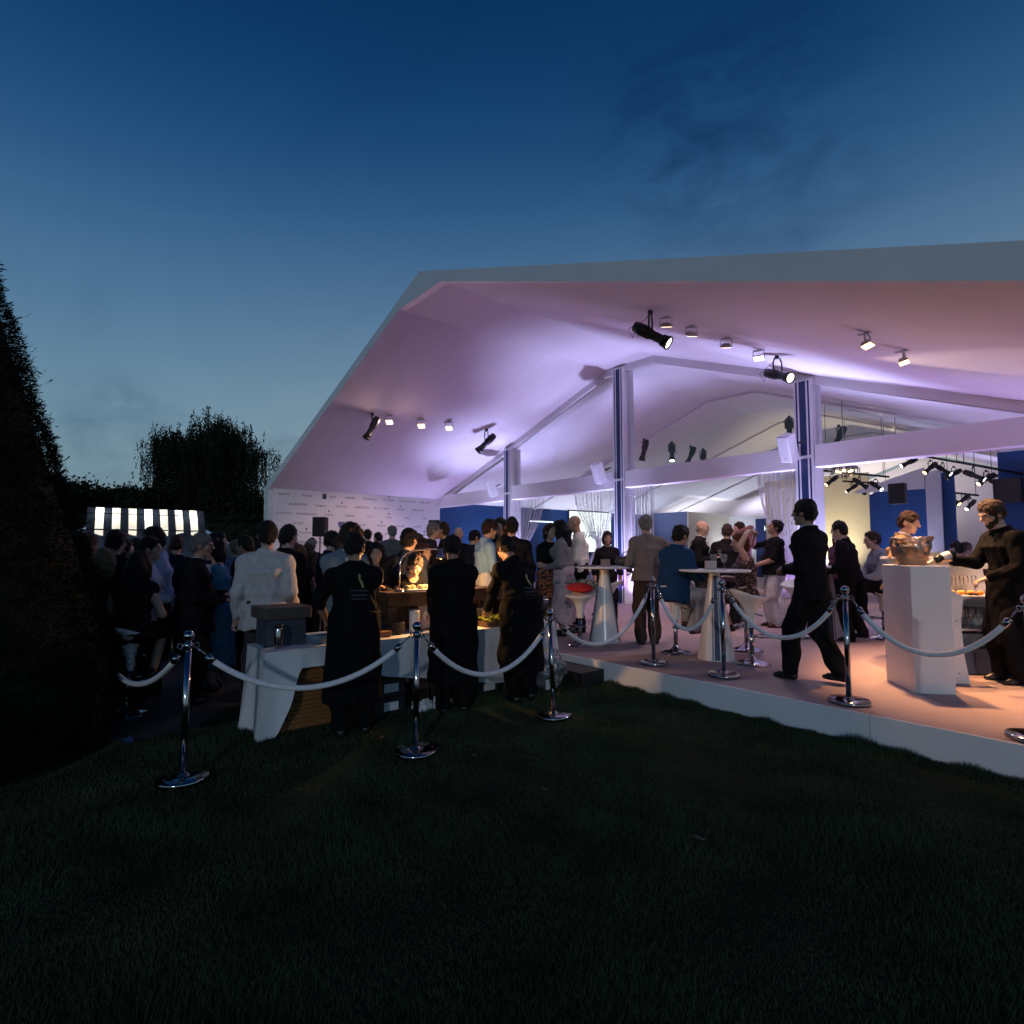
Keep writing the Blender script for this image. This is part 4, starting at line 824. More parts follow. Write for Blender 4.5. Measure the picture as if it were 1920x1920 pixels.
# ================================================================== cone tables and stools
def cone_table(label, u, v, stripe_az, rot=0):
    r = empty('cone_table', (u, v, PZ), label=label, cat='table', group='white cone tables')
    H = 1.06; prof = [(0.225, 0.0), (0.222, 0.012), (0.066, H - 0.03), (0.066, H)]
    m = MB(); m.lathe(prof, (0, 0, 0), 40); b = m.build('cone_base', STOOLW, r)
    m = MB(); m.lathe([(0.40, H + 0.001), (0.425, H + 0.008), (0.425, H + 0.026), (0.41, H + 0.03)], (0, 0, 0), 48); m.build('table_top', STOOLW, r)
    for az in stripe_az:
        for (o_, w_) in ((-0.052, 0.012), (0.0, 0.062), (0.052, 0.012)):
            V = []; n = 10
            for k in range(n + 1):
                z = 0.014 + (H - 0.06) * k / n; R0 = 0.222 + (0.066 - 0.222) * (z - 0.012) / (H - 0.042) + 0.003
                sc_ = 0.45 + 0.55 * (R0 / 0.225)
                for s_ in (-1, 0, 1): a = az + (o_ + s_ * w_ / 2) * sc_ / R0; V.append((R0 * math.cos(a), R0 * math.sin(a), z))
            F = []
            for k in range(n): F += [(k * 3, k * 3 + 1, k * 3 + 4, k * 3 + 3), (k * 3 + 1, k * 3 + 2, k * 3 + 5, k * 3 + 4)]
            m = MB(); m.add(V, F, True); m.build('stripe', NAVY, b)
    return r
az = lambda u, v, off=0: math.atan2(CAM.y - v, CAM.x - u) + R_(off)
T1 = (3.36, 1.20); T2 = (5.10, 1.27); T3 = (5.25, 4.16)
cone_table('tall white cone table carrying a dark handbag', *T1, [az(*T1, 78), az(*T1, -78)])
cone_table('tall white cone table with blue stripes down its front', *T2, [az(*T2, 4)])
cone_table('tall white cone table with dark stripes behind the walking man', *T3, [az(*T3, 10)])
cone_table('tall white cone table beyond the beaded curtain', 3.1, 4.4, [az(3.1, 4.4, 30)])
def make_stool(label, low=False):
    r = empty('bar_stool', (0, 0, 0), label=label, cat='stool', group='white bar stools')
    n, V, F = 28, [], []
    rings = [(0.048, 0.40, 0), (0.054, 0.50, 0), (0.075, 0.60, 0), (0.125, 0.67, 0.15), (0.195, 0.715, 0.6), (0.222, 0.745, 1.0), (0.215, 0.752, 1.0), (0.185, 0.725, 0.75), (0.11, 0.700, 0.25), (0.03, 0.695, 0)]
    for (rr, z, w) in rings:
        for i in range(n):
            a = 2 * math.pi * i / n; lip = w * (0.075 * max(0, -math.sin(a)) ** 1.5 - 0.02 * max(0, math.sin(a)) ** 2); V.append((rr * 1.02 * math.cos(a), rr * 0.95 * math.sin(a) - 0.02 * w, z + lip))
    for j in range(len(rings) - 1):
        for i in range(n): F.append((j * n + i, j * n + (i + 1) % n, (j + 1) * n + (i + 1) % n, (j + 1) * n + i))
    m = MB(); m.add(V, F, True); m.build('seat_shell', STOOLW, r)
    m = MB(); m.lathe([(0.028, 0.06), (0.028, 0.41)], (0, 0, 0), 14); m.build('gas_column', CHROME, r)
    m = MB(); m.lathe([(0.205, 0.0), (0.205, 0.008), (0.15, 0.028), (0.06, 0.055), (0.032, 0.10)], (0, 0, 0), 32); m.build('base', CHROME, r)
    m = MB(); m.tube([(0.0, 0.03, 0.30), (-0.09, 0.06, 0.30), (-0.13, 0.18, 0.30), (-0.06, 0.25, 0.30), (0.06, 0.25, 0.30), (0.13, 0.18, 0.30), (0.09, 0.06, 0.30), (0.0, 0.03, 0.30)], 0.011, 8); m.build('footrest', CHROME, r)
    m = MB(); m.tube([(0.03, 0, 0.56), (0.20, 0.02, 0.545)], 0.008, 6); m.build('lever', CHROME, r); return r
STL = [(4.57, 1.20, PZ, 0.06, 0, 'white bar stool under the seated man in the blue blazer'), (5.05, 2.09, PZ, 0.04, 40, 'white bar stool under the woman in the patterned dress'), (5.55, 1.29, PZ, 0.0, -30, 'empty white bar stool right of the striped cone table'),
       (3.33, 0.72, PZ, -0.06, -150, 'white bar stool with the red cushion'), (4.94, 3.79, PZ, 0.0, 200, 'white bar stool half hidden behind the walking man'), (5.85, 4.62, PZ, 0.04, 110, 'white bar stool under the seated man with white sneakers'), (2.36, -4.50, 0.0, 0.0, 30, 'white bar stool in the dark beside the hedge'), (2.95, 1.75, PZ, 0.0, 120, 'white bar stool behind the cone table with the handbag'), (1.75, -4.75, 0.0, 0.0, 10, 'white bar stool under the blonde woman in the dark')]
S0 = None
for (u, v, z, dz_, a, lb) in STL:
    if S0 is None: S0 = make_stool(lb); o = S0
    else: o = dup(S0, label=lb)
    o.location = (u, v, z); o.rotation_euler = (0, 0, R_(a))
    if dz_: o.scale = (1, 1, 1 + dz_)
m = MB(); m.ball((0, 0, 0), (0.20, 0.19, 0.055), 20, 10); cu_ = m.build('seat_cushion', mat('red_fabric', (0.42, 0.012, 0.012), 0.8, var=0.1, bump=0.2, bscale=120)); cu_.location = (3.33, 0.72, PZ + 0.80); cu_.rotation_euler = (R_(6), R_(8), 0); tag(cu_, 'round red cushion on a white bar stool', 'cushion')
pattern_mat('scarf_print', (0.35, 0.36, 0.33), (0.03, 0.05, 0.045), 22)
B = Field(); B.el((0, 0, 0), (0.20, 0.10, 0.07), None, 0.05).el((0.12, 0.02, 0.02), (0.10, 0.09, 0.06), None, 0.05); B.noise = (0.018, 30, 3); V, F = B.mesh(0.014); sf = raw_mesh('folded_jacket', V, F, MATS['scarf_print'], None, True); sf.location = (3.12, 1.02, PZ + 0.80); sf.rotation_euler = (0, R_(10), R_(40)); tag(sf, 'black and white printed jacket thrown over a stool back', 'jacket')
# ================================================================== buffet
TZ = 0.72; BU0, BU1, BV0, BV1 = 3.40, 3.95, -3.70, -0.36
r = empty('buffet_table', (BU0, BV0, 0), label='long folding buffet table hidden under a white cloth', cat='table')
m = MB(); m.bbox((0.01, 0.01, TZ - 0.04), (BU1 - BU0 - 0.01, BV1 - BV0 - 0.01, TZ - 0.006)); m.build('table_top', DARKWOOD, r)
for a in (0.06, BU1 - BU0 - 0.06):
    for b in (0.08, 1.65, BV1 - BV0 - 0.08):
        m = MB(); m.tube([(a, b, 0), (a, b, TZ - 0.04)], 0.015, 8); m.build('leg', CHROME, r)
def hemz(v):
    return float(np.interp(v, [-3.70, -3.60, -3.50, -3.42, -3.05, -2.9, -2.6, -1.3, -1.0, -0.7, -0.5, -0.36], [0.01, 0.02, 0.30, 0.56, 0.57, 0.46, 0.38, 0.13, 0.12, 0.28, 0.10, 0.02]))
def drape():
    V, F = [], []; nv, nz_ = 150, 16
    def sheet(fn, na, nb):
        b = len(V)
        for i in range(na + 1):
            for j in range(nb + 1): V.append(fn(i / na, j / nb))
        for i in range(na):
            for j in range(nb): k = b + i * (nb + 1) + j; F.append((k, k + nb + 1, k + nb + 2, k + 1))
    def front(s_, t_):
        v = BV0 + (BV1 - BV0) * s_; h_ = hemz(v); z = TZ + (h_ - TZ) * t_
        f = (0.030 * math.sin(v * 9 + 1.5 * math.sin(v * 3)) + 0.018 * math.sin(v * 21)) * t_ + 0.03 * t_ + 0.012 * t_ * math.sin(z * 14 + v * 6)
        k_ = max(0.0, 1 - (v - BV0) / 0.14, 1 - (BV1 - v) / 0.14); sg = -1 if v < -2 else 1
        return (BU1 + 0.004 + max(f, -0.01 * t_) * (1 - k_) + 0.06 * t_ * k_, v + sg * 0.06 * t_ * k_ ** 2, z)
    def end(s_, t_, v, sg):
        u = BU1 - (BU1 - BU0) * s_; z = TZ + (0.012 - TZ) * t_; f = (0.04 * math.sin(u * 16 + 1) + 0.02 * math.sin(u * 37)) * t_ + 0.05 * t_
        k_ = max(0.0, 1 - s_ / 0.2)
        return (u + (0.004 + 0.06 * t_) * k_ ** 2 - 0.06 * t_ * s_, v + sg * (max(f, 0) * (1 - k_) + 0.06 * t_ * k_), z)
    sheet(front, nv, nz_); sheet(lambda s_, t_: end(s_, t_, BV0, -1), 30, nz_); sheet(lambda s_, t_: end(s_, t_, BV1, 1), 30, nz_)
    sheet(lambda s_, t_: (BU0 - 0.004, BV0 + (BV1 - BV0) * s_, TZ - 0.3 * t_), 60, 4)
    sheet(lambda s_, t_: (BU0 + (BU1 - BU0) * t_ , BV0 + (BV1 - BV0) * s_, TZ + 0.002 + 0.002 * math.sin(s_ * 40 + t_ * 9)), 100, 10)
    return raw_mesh('tablecloth', V, F, CLOTH, None, True)
tc_ = drape(); tag(tc_, 'wrinkled white tablecloth draped over the buffet table', 'tablecloth')
# tan slatted crate under the near end
cr_ = empty('slatted_crate', (3.655, -3.27, 0), label='tan slatted wooden cabinet under the lifted tablecloth', cat='crate')
TAN = mat('tan_wood', (0.30, 0.13, 0.045), 0.55, var=0.2, vscale=5, stretch=(1, 8, 8))
m = MB(); m.bbox((-0.24, -0.27, 0.02), (0.225, 0.27, 0.56)); m.build('carcass', TAN, cr_)
for k in range(13):
    m = MB(); m.box((0.236, 0.0, 0.055 + k * 0.037), (0.018, 0.48, 0.033), Matrix.Rotation(R_(8), 3, 'Y')); m.build('slat', TAN, cr_)
for (b, w_) in ((-0.258, 0.03), (0.258, 0.03)):
    m = MB(); m.bbox((0.226, b - w_ / 2, 0.02), (0.252, b + w_ / 2, 0.57)); m.build('stile', TAN, cr_)
m = MB(); m.bbox((0.226, -0.243, 0.535), (0.250, 0.243, 0.57)); m.build('rail', TAN, cr_)
for z in (0.12, 0.44):
    m = MB(); m.bbox((0.2525, -0.27, z), (0.258, -0.22, z + 0.05)); m.build('hinge', BLACKM, cr_)
# black transport boxes with white labels
LABW = mat('paper_label', (0.65, 0.67, 0.7), 0.7, var=0.1, vscale=40)
for k, (u, v, z, h_, lb) in enumerate(((3.76, -2.66, 0.0, 0.17, 'lower black transport box with a white label under the buffet'), (3.76, -2.66, 0.172, 0.17, 'upper black transport box with a white label under the buffet'), (3.72, -1.45, 0.0, 0.16, 'black box under the buffet behind the second chef'))):
    bx_ = empty('transport_box', (u, v, z), label=lb, cat='box', group='black boxes under the buffet')
    m = MB(); m.rbox((0, 0, h_ / 2), (0.40, 0.56, h_), 0.02); m.build('tub', mat('black_plastic', (0.014, 0.014, 0.016), 0.5, var=0.15), bx_, bevel=0.006)
    m = MB(); m.rbox((0, 0, h_ - 0.012), (0.42, 0.58, 0.02), 0.02); m.build('rim', mat('black_plastic', (0, 0, 0)), bx_)
    m = MB(); m.bbox((0.2005, 0.05, 0.045), (0.2035, 0.20, 0.125)); m.build('label_sticker', LABW, bx_)
# crumpled napkins and cables on the grass under the buffet
for k, (u, v) in enumerate(((4.02, -2.25), (4.05, -2.10), (4.0, -1.95))):
    B = Field(); B.el((0, 0, 0.03), (0.07, 0.05, 0.035), None, 0.02).el((0.03, 0.04, 0.04), (0.04, 0.05, 0.03), None, 0.02); B.noise = (0.02, 60, 40 + k); V, F = B.mesh(0.010); o = raw_mesh('crumpled_paper', V, F, LABW, None, True); o.location = (u, v, 0.0); o.rotation_euler = (0, 0, k * 1.3)
    tag(o, 'crumpled white paper on the grass under the buffet, %s of three' % ('first', 'second', 'third')[k], 'paper', 'crumpled papers under the buffet')
# shrink wrapped water bottles at the far end
pk = empty('water_bottle_pack', (4.10, -0.62, 0), rz=0.1, label='clear wrapped pack of water bottles at the far table end', cat='bottle pack')
BOT = thin_glass('bottle_plastic', (0.85, 0.92, 0.96), 0.12, 0.08, 0.12, (0.5, 0.6, 0.65)); PW = thin_glass('plastic_wrap', (0.9, 0.93, 0.96), 0.22, 0.15, 0.16, (0.6, 0.66, 0.7))
for i in range(3):
    for j in range(2):
        m = MB(); m.lathe([(0.038, 0.005), (0.042, 0.02), (0.042, 0.11), (0.038, 0.13), (0.042, 0.15), (0.042, 0.22), (0.016, 0.285), (0.015, 0.31)], (j * 0.09 - 0.05, i * 0.09 - 0.09, 0.0), 12); bt = m.build('bottle', BOT, pk)
        m = MB(); m.lathe([(0.017, 0.305), (0.017, 0.325)], (j * 0.09 - 0.05, i * 0.09 - 0.09, 0.0), 10); m.build('cap', mat('cap_blue', (0.05, 0.15, 0.4), 0.4, var=0), bt)
B = Field(); B.el((0, 0, 0.20), (0.15, 0.20, 0.22), None, 0.05); B.noise = (0.03, 34, 5); B.half((0, 0, 0.004), (0, 0, -1)); V, F = B.mesh(0.022); raw_mesh('wrapping', V, F, PW, pk, True)
m = MB(); m.bbox((0.12, -0.17, 0.02), (0.124, -0.02, 0.13)); m.build('label_sticker', LABW, pk)
# things on the table
bk = empty('basket_crate', (3.57, -3.46, TZ + 0.003), label='dark crate with a woven top on the near end of the buffet', cat='crate')
m = MB(); m.bbox((-0.16, -0.17, 0.0), (0.16, 0.17, 0.24)); m.build('crate_body', mat('slate_box', (0.05, 0.065, 0.09), 0.6, var=0.4, vscale=9), bk)
WOV = mat('woven_rush', (0.10, 0.085, 0.08), 0.8, var=0.6, vscale=30, stretch=(1, 4, 12), bump=0.8, bscale=50)
m = MB(); m.rbox((0, 0, 0.295), (0.40, 0.42, 0.10), 0.02); bt = m.build('woven_top', WOV, bk)
for k in range(6):
    m = MB(); m.rbox((0, 0, 0.252 + k * 0.017), (0.408 + 0.003 * (k % 2), 0.428, 0.013), 0.02); m.build('weave_band', WOV, bt)
cn = empty('steel_canister', (3.83, -3.56, TZ + 0.003), label='tall shiny steel canister beside the dark crate', cat='canister')
m = MB(); m.lathe([(0.034, 0), (0.036, 0.01), (0.036, 0.17), (0.030, 0.185)], (0, 0, 0), 20); m.build('cylinder_body', CHROME, cn); m = MB(); m.lathe([(0.034, 0.186), (0.034, 0.205), (0.01, 0.212)], (0, 0, 0), 20); m.build('lid', BLACKM, cn)
bw = empty('serving_bowl', (3.78, -3.18, TZ + 0.003), label='wide glass bowl with a pale cloth across it', cat='bowl')
m = MB(); m.lathe([(0.05, 0), (0.08, 0.012), (0.115, 0.06), (0.12, 0.085), (0.112, 0.085), (0.075, 0.02), (0.02, 0.012)], (0, 0, 0), 24); m.build('bowl', mat('blue_glass', (0.12, 0.2, 0.28), 0.1, var=0.05), bw); m = MB(); m.rbox((0, 0, 0.093), (0.07, 0.24, 0.012), 0.005); m.build('folded_cloth', LABW, bw, bevel=0.004)
bd_ = empty('chopping_board', (3.72, -2.62, TZ + 0.003), label='thick wooden board lit by the lamp', cat='board')
m = MB(); m.rbox((0, 0, 0.03), (0.24, 0.30, 0.05), 0.01); m.build('board', mat('board_wood', (0.28, 0.14, 0.06), 0.5, var=0.2, stretch=(8, 1, 1)), bd_, bevel=0.004)
for (a, b) in ((-0.1, -0.12), (0.1, -0.12), (-0.1, 0.12), (0.1, 0.12)):
    m = MB(); m.lathe([(0.012, 0), (0.012, 0.006)], (a, b, 0), 8); m.build('foot', BLACKM, bd_)
for k in range(9):
    m = MB(); m.lathe([(0.05, 0), (0.09, 0.006), (0.115, 0.011), (0.115, 0.014), (0.088, 0.010), (0.01, 0.006)], (0, 0, 0), 24); pl = m.build('plate', mat('stone_plate', (0.16, 0.14, 0.13), 0.5, var=0.15)); pl.location = (3.66 + 0.003 * math.sin(k * 7), -2.36, TZ + 0.004 + k * 0.0125)
    tag(pl, '%s dark plate from the bottom in the buffet stack' % ('first', 'second', 'third', 'fourth', 'fifth', 'sixth', 'seventh', 'eighth', 'ninth')[k], 'plate', 'stack of dark plates on the buffet')
# dark wooden serving stand
ws = empty('serving_stand', (3.52, -1.64, TZ), label='dark wooden raised serving stand across the buffet', cat='stand')
m = MB(); m.bbox((-0.14, -0.80, 0.385), (0.14, 0.80, 0.42)); m.build('top_board', DARKWOOD, ws, bevel=0.006)
m = MB(); m.bbox((-0.12, -0.77, 0.27), (0.115, 0.77, 0.383)); m.build('apron_board', DARKWOOD, ws, bevel=0.004)
for b in (-0.73, 0.73):
    m = MB(); m.bbox((-0.11, b - 0.05, 0.003), (0.12, b + 0.05, 0.268)); m.build('leg_panel', DARKWOOD, ws, bevel=0.004)
m = MB(); m.bbox((-0.12, -0.68, 0.004), (-0.10, 0.68, 0.268)); m.build('back_board', DARKWOOD, ws)
# brass gooseneck heat lamp on the stand
hl = empty('heat_lamp', (3.58, -2.26, TZ + 0.42), label='shiny gooseneck heat lamp arching over the buffet', cat='lamp')
m = MB(); m.lathe([(0.05, 0), (0.05, 0.012), (0.012, 0.02)], (0, 0, 0), 16); m.build('base', CHROME, hl)
m = MB(); m.tube([(0, 0, 0.01), (0, 0.005, 0.30), (0, 0.03, 0.36), (0, 0.09, 0.41), (0, 0.18, 0.435), (0, 0.30, 0.442), (0, 0.42, 0.445), (0, 0.50, 0.44)], 0.0085, 8); m.tube([(0.02, -0.012, 0.01), (0.02, -0.008, 0.28)], 0.006, 8); m.build('arm', mat('polished_steel', (0.8, 0.78, 0.72), 0.15, 1.0, var=0), hl)
m = MB(); m.lathe([(0.015, 0.03), (0.022, 0.02), (0.022, -0.015), (0.05, -0.05), (0.06, -0.09), (0.056, -0.09), (0.045, -0.05)], (0, 0.51, 0.43), 16, caps=False); m.build('lamp_shade', mat('steel_blue', (0.10, 0.14, 0.22), 0.25, 0.6, var=0), hl)
m = MB(); m.ball((0, 0.51, 0.365), 0.03, 12, 8); m.build('bulb', emat('heat_bulb', (1.0, 0.55, 0.22), 9.0), hl)
l = bpy.data.lights.new('bulb_light', 'POINT'); l.energy = 90; l.color = (1.0, 0.50, 0.17); l.shadow_soft_size = 0.03; lo_ = bpy.data.objects.new('bulb_light', l); col.objects.link(lo_); lo_.parent = hl; lo_.location = (0, 0.51, 0.325)
br = empty('bread_tray', (3.55, -2.0, TZ + 0.424), label='pale bread rolls in a shallow tray under the heat lamp', cat='tray')
m = MB(); m.rbox((0, 0, 0.008), (0.2, 0.42, 0.014), 0.02); m.build('tray', LABW, br)
for k in range(5):
    m = MB(); m.ball((0.02 * (-1) ** k, -0.16 + k * 0.08, 0.035), (0.05, 0.038, 0.026), 12, 8); m.build('bread_roll', mat('bread', (0.55, 0.42, 0.22), 0.7, var=0.15, vscale=30), br)
pp = empty('paper_roll', (3.66, -2.12, TZ + 0.003), label='standing white kitchen paper roll behind the barrier post', cat='paper roll')
m = MB(); m.lathe([(0.055, 0), (0.056, 0.005), (0.056, 0.215), (0.054, 0.22), (0.02, 0.22), (0.02, 0.18)], (0, 0, 0), 24); m.build('roll', LABW, pp)
pc = empty('menu_stand', (3.62, -1.92, TZ + 0.02), rot=(R_(0), R_(-14), 0), label='grey picture stand with an oval dish motif on the buffet', cat='frame')
m = MB(); m.bbox((-0.006, -0.10, 0.0), (0.006, 0.10, 0.24)); m.build('backing', mat('mauve_card', (0.32, 0.26, 0.27), 0.6, var=0.05), pc)
m = MB(); m.lathe([(0.055, 0.0), (0.055, 0.003), (0.04, 0.003), (0.04, 0.0)], (0.0065, 0, 0.13), 20, axis_mat((1, 0, 0))); m.build('motif', LABW, pc)
m = MB(); m.lathe([(0.028, 0.0), (0.028, 0.003)], (0.0065, 0.0, 0.10), 16, axis_mat((1, 0, 0))); m.build('motif', BLACKM, pc)
# salad tray with tub and spoon
sl = empty('salad_tray', (3.74, -1.10, TZ + 0.003), label='dark tray heaped with green salad under the stand', cat='tray')
m = MB(); m.rbox((0, 0, 0.03), (0.36, 0.52, 0.055), 0.03); m.build('tray', DARKWOOD, sl, bevel=0.006)
rg = random.Random(8); V, F = [], []
for k in range(420):
    a, b = rg.uniform(-0.16, 0.16), rg.uniform(-0.24, 0.24); z = 0.062 + rg.uniform(0, 0.05) * (1 - (a / 0.18) ** 2); th = rg.uniform(0, 6.28); s_ = rg.uniform(0.018, 0.034); up = rg.uniform(-0.6, 0.9)
    d1 = Vector((math.cos(th), math.sin(th), up * 0.5)) * s_; d2 = Vector((-math.sin(th), math.cos(th), rg.uniform(-0.5, 0.5))) * s_ * 0.6; c0 = Vector((a, b, z)); n0 = len(V)
    V += [c0 - d1, c0 + d2 + Vector((0, 0, 0.006)), c0 + d1, c0 - d2]; F.append((n0, n0 + 1, n0 + 2, n0 + 3))
o = raw_mesh('salad_leaves', [tuple(v) for v in V], F, mat('salad_green', (0.26, 0.30, 0.04), 0.5, var=0.6, vscale=40), sl); o['kind'] = 'stuff'
tb = empty('plastic_tub', (3.62, -1.18, TZ + 0.068), label='clear rectangular tub of dressing in the salad tray', cat='tub')
m = MB(); m.rbox((0, 0, 0.055), (0.12, 0.17, 0.11), 0.015); m.build('tub', mat('cream_tub', (0.5, 0.42, 0.28), 0.3, var=0.1), tb); m = MB(); m.tube([(0, -0.03, 0.06), (0.01, -0.09, 0.24)], 0.009, 6); m.build('spoon', DARKWOOD, tb); m = MB(); m.rbox((0, 0, 0.112), (0.13, 0.18, 0.01), 0.015); m.build('rim', LABW, tb)
# black roll-top chafing dish at the far end
cf = empty('chafing_dish', (3.62, -0.56, TZ + 0.003), label='black dome lidded chafing dish at the platform corner', cat='dish')
m = MB(); m.rbox((0, 0, 0.10), (0.34, 0.46, 0.10), 0.03); m.build('water_pan', BLACKM, cf, bevel=0.006)
V, F = [], []; n = 14
for i in range(n + 1):
    a = math.pi * i / n
    for (y, s_) in ((-0.25, 0.97), (-0.2, 1.0), (0.2, 1.0), (0.25, 0.97)): V.append((-0.18 * math.cos(a), y, 0.152 + 0.15 * math.sin(a) ** 0.8 * s_ if 0 < i < n else 0.152))
for i in range(n):
    for j in range(3): k = i * 4 + j; F.append((k, k + 1, k + 5, k + 4))
F2 = [tuple(i * 4 for i in range(n + 1))[::-1], tuple(i * 4 + 3 for i in range(n + 1))]
m = MB(); m.add(V, F, True); m.add(V, F2); m.build('dome_lid', mat('gloss_black', (0.02, 0.022, 0.03), 0.15, var=0.05), cf)
m = MB(); m.tube([(0.175, -0.1, 0.20), (0.215, -0.08, 0.20), (0.215, 0.08, 0.20), (0.175, 0.1, 0.20)], 0.01, 8); m.build('handle', CHROME, cf)
for a in (-0.14, 0.14):
    for b in (-0.18, 0.18):
        m = MB(); m.tube([(a, b, 0), (a, b, 0.06)], 0.012, 6); m.build('foot', BLACKM, cf)

# ================================================================== bar
BO = Vector((7.21, 1.15, PZ)); BE = math.atan2(0.66, 0.75)
bar = empty('bar_counter', BO, rz=BE, label='white angular bar counter with open shelves on the bartender side', cat='bar')
m = MB(); m.bbox((0, 0, 0), (0.34, 0.56, 1.18)); m.build('end_post', WHITE, bar, bevel=0.003)
# shaped end cheek on the serving side (profile in x-z, 30 mm thick)
P = [(0.342, 0.0), (0.735, 0.0), (0.695, 0.28), (0.68, 0.62), (0.715, 0.86), (0.602, 0.93), (0.342, 0.93)]
m = MB(); V = [(p[0], 0.50, p[1]) for p in P] + [(p[0], 0.53, p[1]) for p in P]; n = len(P); m.add(V, [tuple(range(n)), tuple(range(2 * n - 1, n - 1, -1))] + [(i, n + i, n + (i + 1) % n, (i + 1) % n) for i in range(n)]); ck = m.build('end_cheek', WHITE, bar)
for z in (0.10, 0.62):
    m = MB(); m.lathe([(0.008, 0), (0.008, 0.003)], (0.64, 0.4995, z), 10, axis_mat((0, -1, 0))); m.build('screw_cap', mat('screw_grey', (0.3, 0.3, 0.3), 0.4, var=0), ck)
m = MB(); m.bbox((0.46, 1.40, 0), (1.9, 1.45, 1.22)); m.build('front_panel', WHITE, bar)
m = MB(); m.bbox((0.44, 1.30, 1.222), (1.92, 1.62, 1.25)); m.build('counter_top', WHITE, bar, bevel=0.003)
m = MB(); m.bbox((0.36, 0.95, 0.80), (1.9, 1.395, 0.83)); m.build('shelf', WHITE, bar); m = MB(); m.bbox((0.36, 0.98, 0.46), (1.9, 1.395, 0.485)); m.build('shelf', WHITE, bar)
m = MB(); m.bbox((0.345, 0.535, 0.80), (0.70, 0.945, 0.83)); m.build('shelf', WHITE, bar)
m = MB(); m.bbox((1.9, 0.9, 0), (1.95, 1.6, 1.2)); m.build('end_panel', WHITE, bar)
bw_ = lambda x, y, z: BO + rotz(BE) @ Vector((x, y, z))
def flute(kind='flute', fill=False):
    m = MB(); m.lathe([(0.030, 0), (0.030, 0.003), (0.005, 0.008), (0.004, 0.085), (0.018, 0.11), (0.027, 0.16), (0.024, 0.215)] if kind == 'flute' else [(0.034, 0), (0.034, 0.003), (0.005, 0.008), (0.004, 0.075), (0.03, 0.10), (0.04, 0.14), (0.033, 0.19)], (0, 0, 0), 12); return m
ORD = ('first', 'second', 'third', 'fourth', 'fifth', 'sixth', 'seventh', 'eighth', 'ninth', 'tenth', 'eleventh', 'twelfth'); FL = None; nm_rows = ('front', 'middle', 'back')
for jrow in range(3):
    for i in range(12):
        lb = '%s stemmed glass from the post, %s row of the lower bar shelf' % (ORD[i], nm_rows[jrow])
        if FL is None: FL = flute().build('wine_glass', GLASS); o = FL
        else: o = FL.copy(); col.objects.link(o)
        o.location = bw_(0.78 + i * 0.074, 1.05 + jrow * 0.10, 0.4855); tag(o, lb, 'glass', 'glasses on the lower bar shelf, %s row' % nm_rows[jrow])
for i in range(9):
    o = FL.copy(); col.objects.link(o); o.location = bw_(0.90 + (i % 5) * 0.08, 1.22 + (i // 5) * 0.08, 0.831); tag(o, '%s stemmed glass in the cluster on the upper bar shelf' % ORD[i], 'glass', 'glasses on the upper bar shelf')
o = FL.copy(); col.objects.link(o); o.location = bw_(0.56, 1.46, 1.2505); tag(o, 'full champagne flute on the bar top behind the ice bucket', 'glass')

m = MB(); m.lathe([(0.008, 0.10), (0.020, 0.125), (0.0245, 0.16), (0.0225, 0.205)], (0, 0, 0), 12); ff = m.build('champagne', mat('champagne_liquid', (0.75, 0.5, 0.2), 0.1, var=0), o)
def bottle(label, loc, gm, foil):
    r = empty('wine_bottle', loc, label=label, cat='bottle'); m = MB(); m.lathe([(0.038, 0), (0.042, 0.01), (0.042, 0.16), (0.036, 0.20), (0.016, 0.245), (0.014, 0.30), (0.017, 0.302), (0.016, 0.318)], (0, 0, 0), 16); m.build('glass_body', gm, r)
    m = MB(); m.lathe([(0.030, 0.218), (0.0175, 0.246), (0.0165, 0.29)], (0, 0, 0), 16, caps=False); m.build('foil', foil, r); m = MB(); m.lathe([(0.0435, 0.05), (0.0435, 0.13)], (0, 0, 0), 16, caps=False); m.build('bottle_label', LABW, r); return r
DG = mat('dark_green_glass', (0.008, 0.014, 0.008), 0.08, var=0); FO = mat('pale_foil', (0.6, 0.5, 0.38), 0.35, 0.5, var=0.1)
bottle('dark champagne bottle with pale foil neck on the bar shelf', bw_(0.645, 0.66, 0.831), DG, FO)
bottle('dark bottle with red foil behind the champagne bottle', bw_(0.74, 1.20, 0.831), DG, mat('red_foil', (0.4, 0.03, 0.04), 0.3, 0.4, var=0)); bottle('clear bottle with a red cap on the upper bar shelf', bw_(0.84, 1.28, 0.831), thin_glass('clear_bottle', (0.9, 0.95, 0.95), 0.15), mat('red_foil', (0, 0, 0)))
fr = empty('fruit_tray', bw_(1.02, 1.06, 0.831), rz=BE, label='shallow tray with orange slices and lemons on the bar shelf', cat='tray')
m = MB(); m.rbox((0, 0, 0.006), (0.34, 0.20, 0.01), 0.02); m.build('tray', WHITE, fr)
for k in range(6):
    m = MB(); m.ball((-0.1 + 0.05 * k, 0.03 * (-1) ** k, 0.035), (0.034, 0.034, 0.026), 12, 8); m.build('fruit', mat('orange_peel' if k % 2 else 'lemon_peel', (0.7, 0.25, 0.03) if k % 2 else (0.7, 0.52, 0.08), 0.5, var=0.1), fr)
for k in range(2):
    m = MB(); m.bbox((0.02 + 0.06 * k, -0.07, 0.012), (0.05 + 0.06 * k, 0.05, 0.03)); m.build('tong', BLACKM, fr)
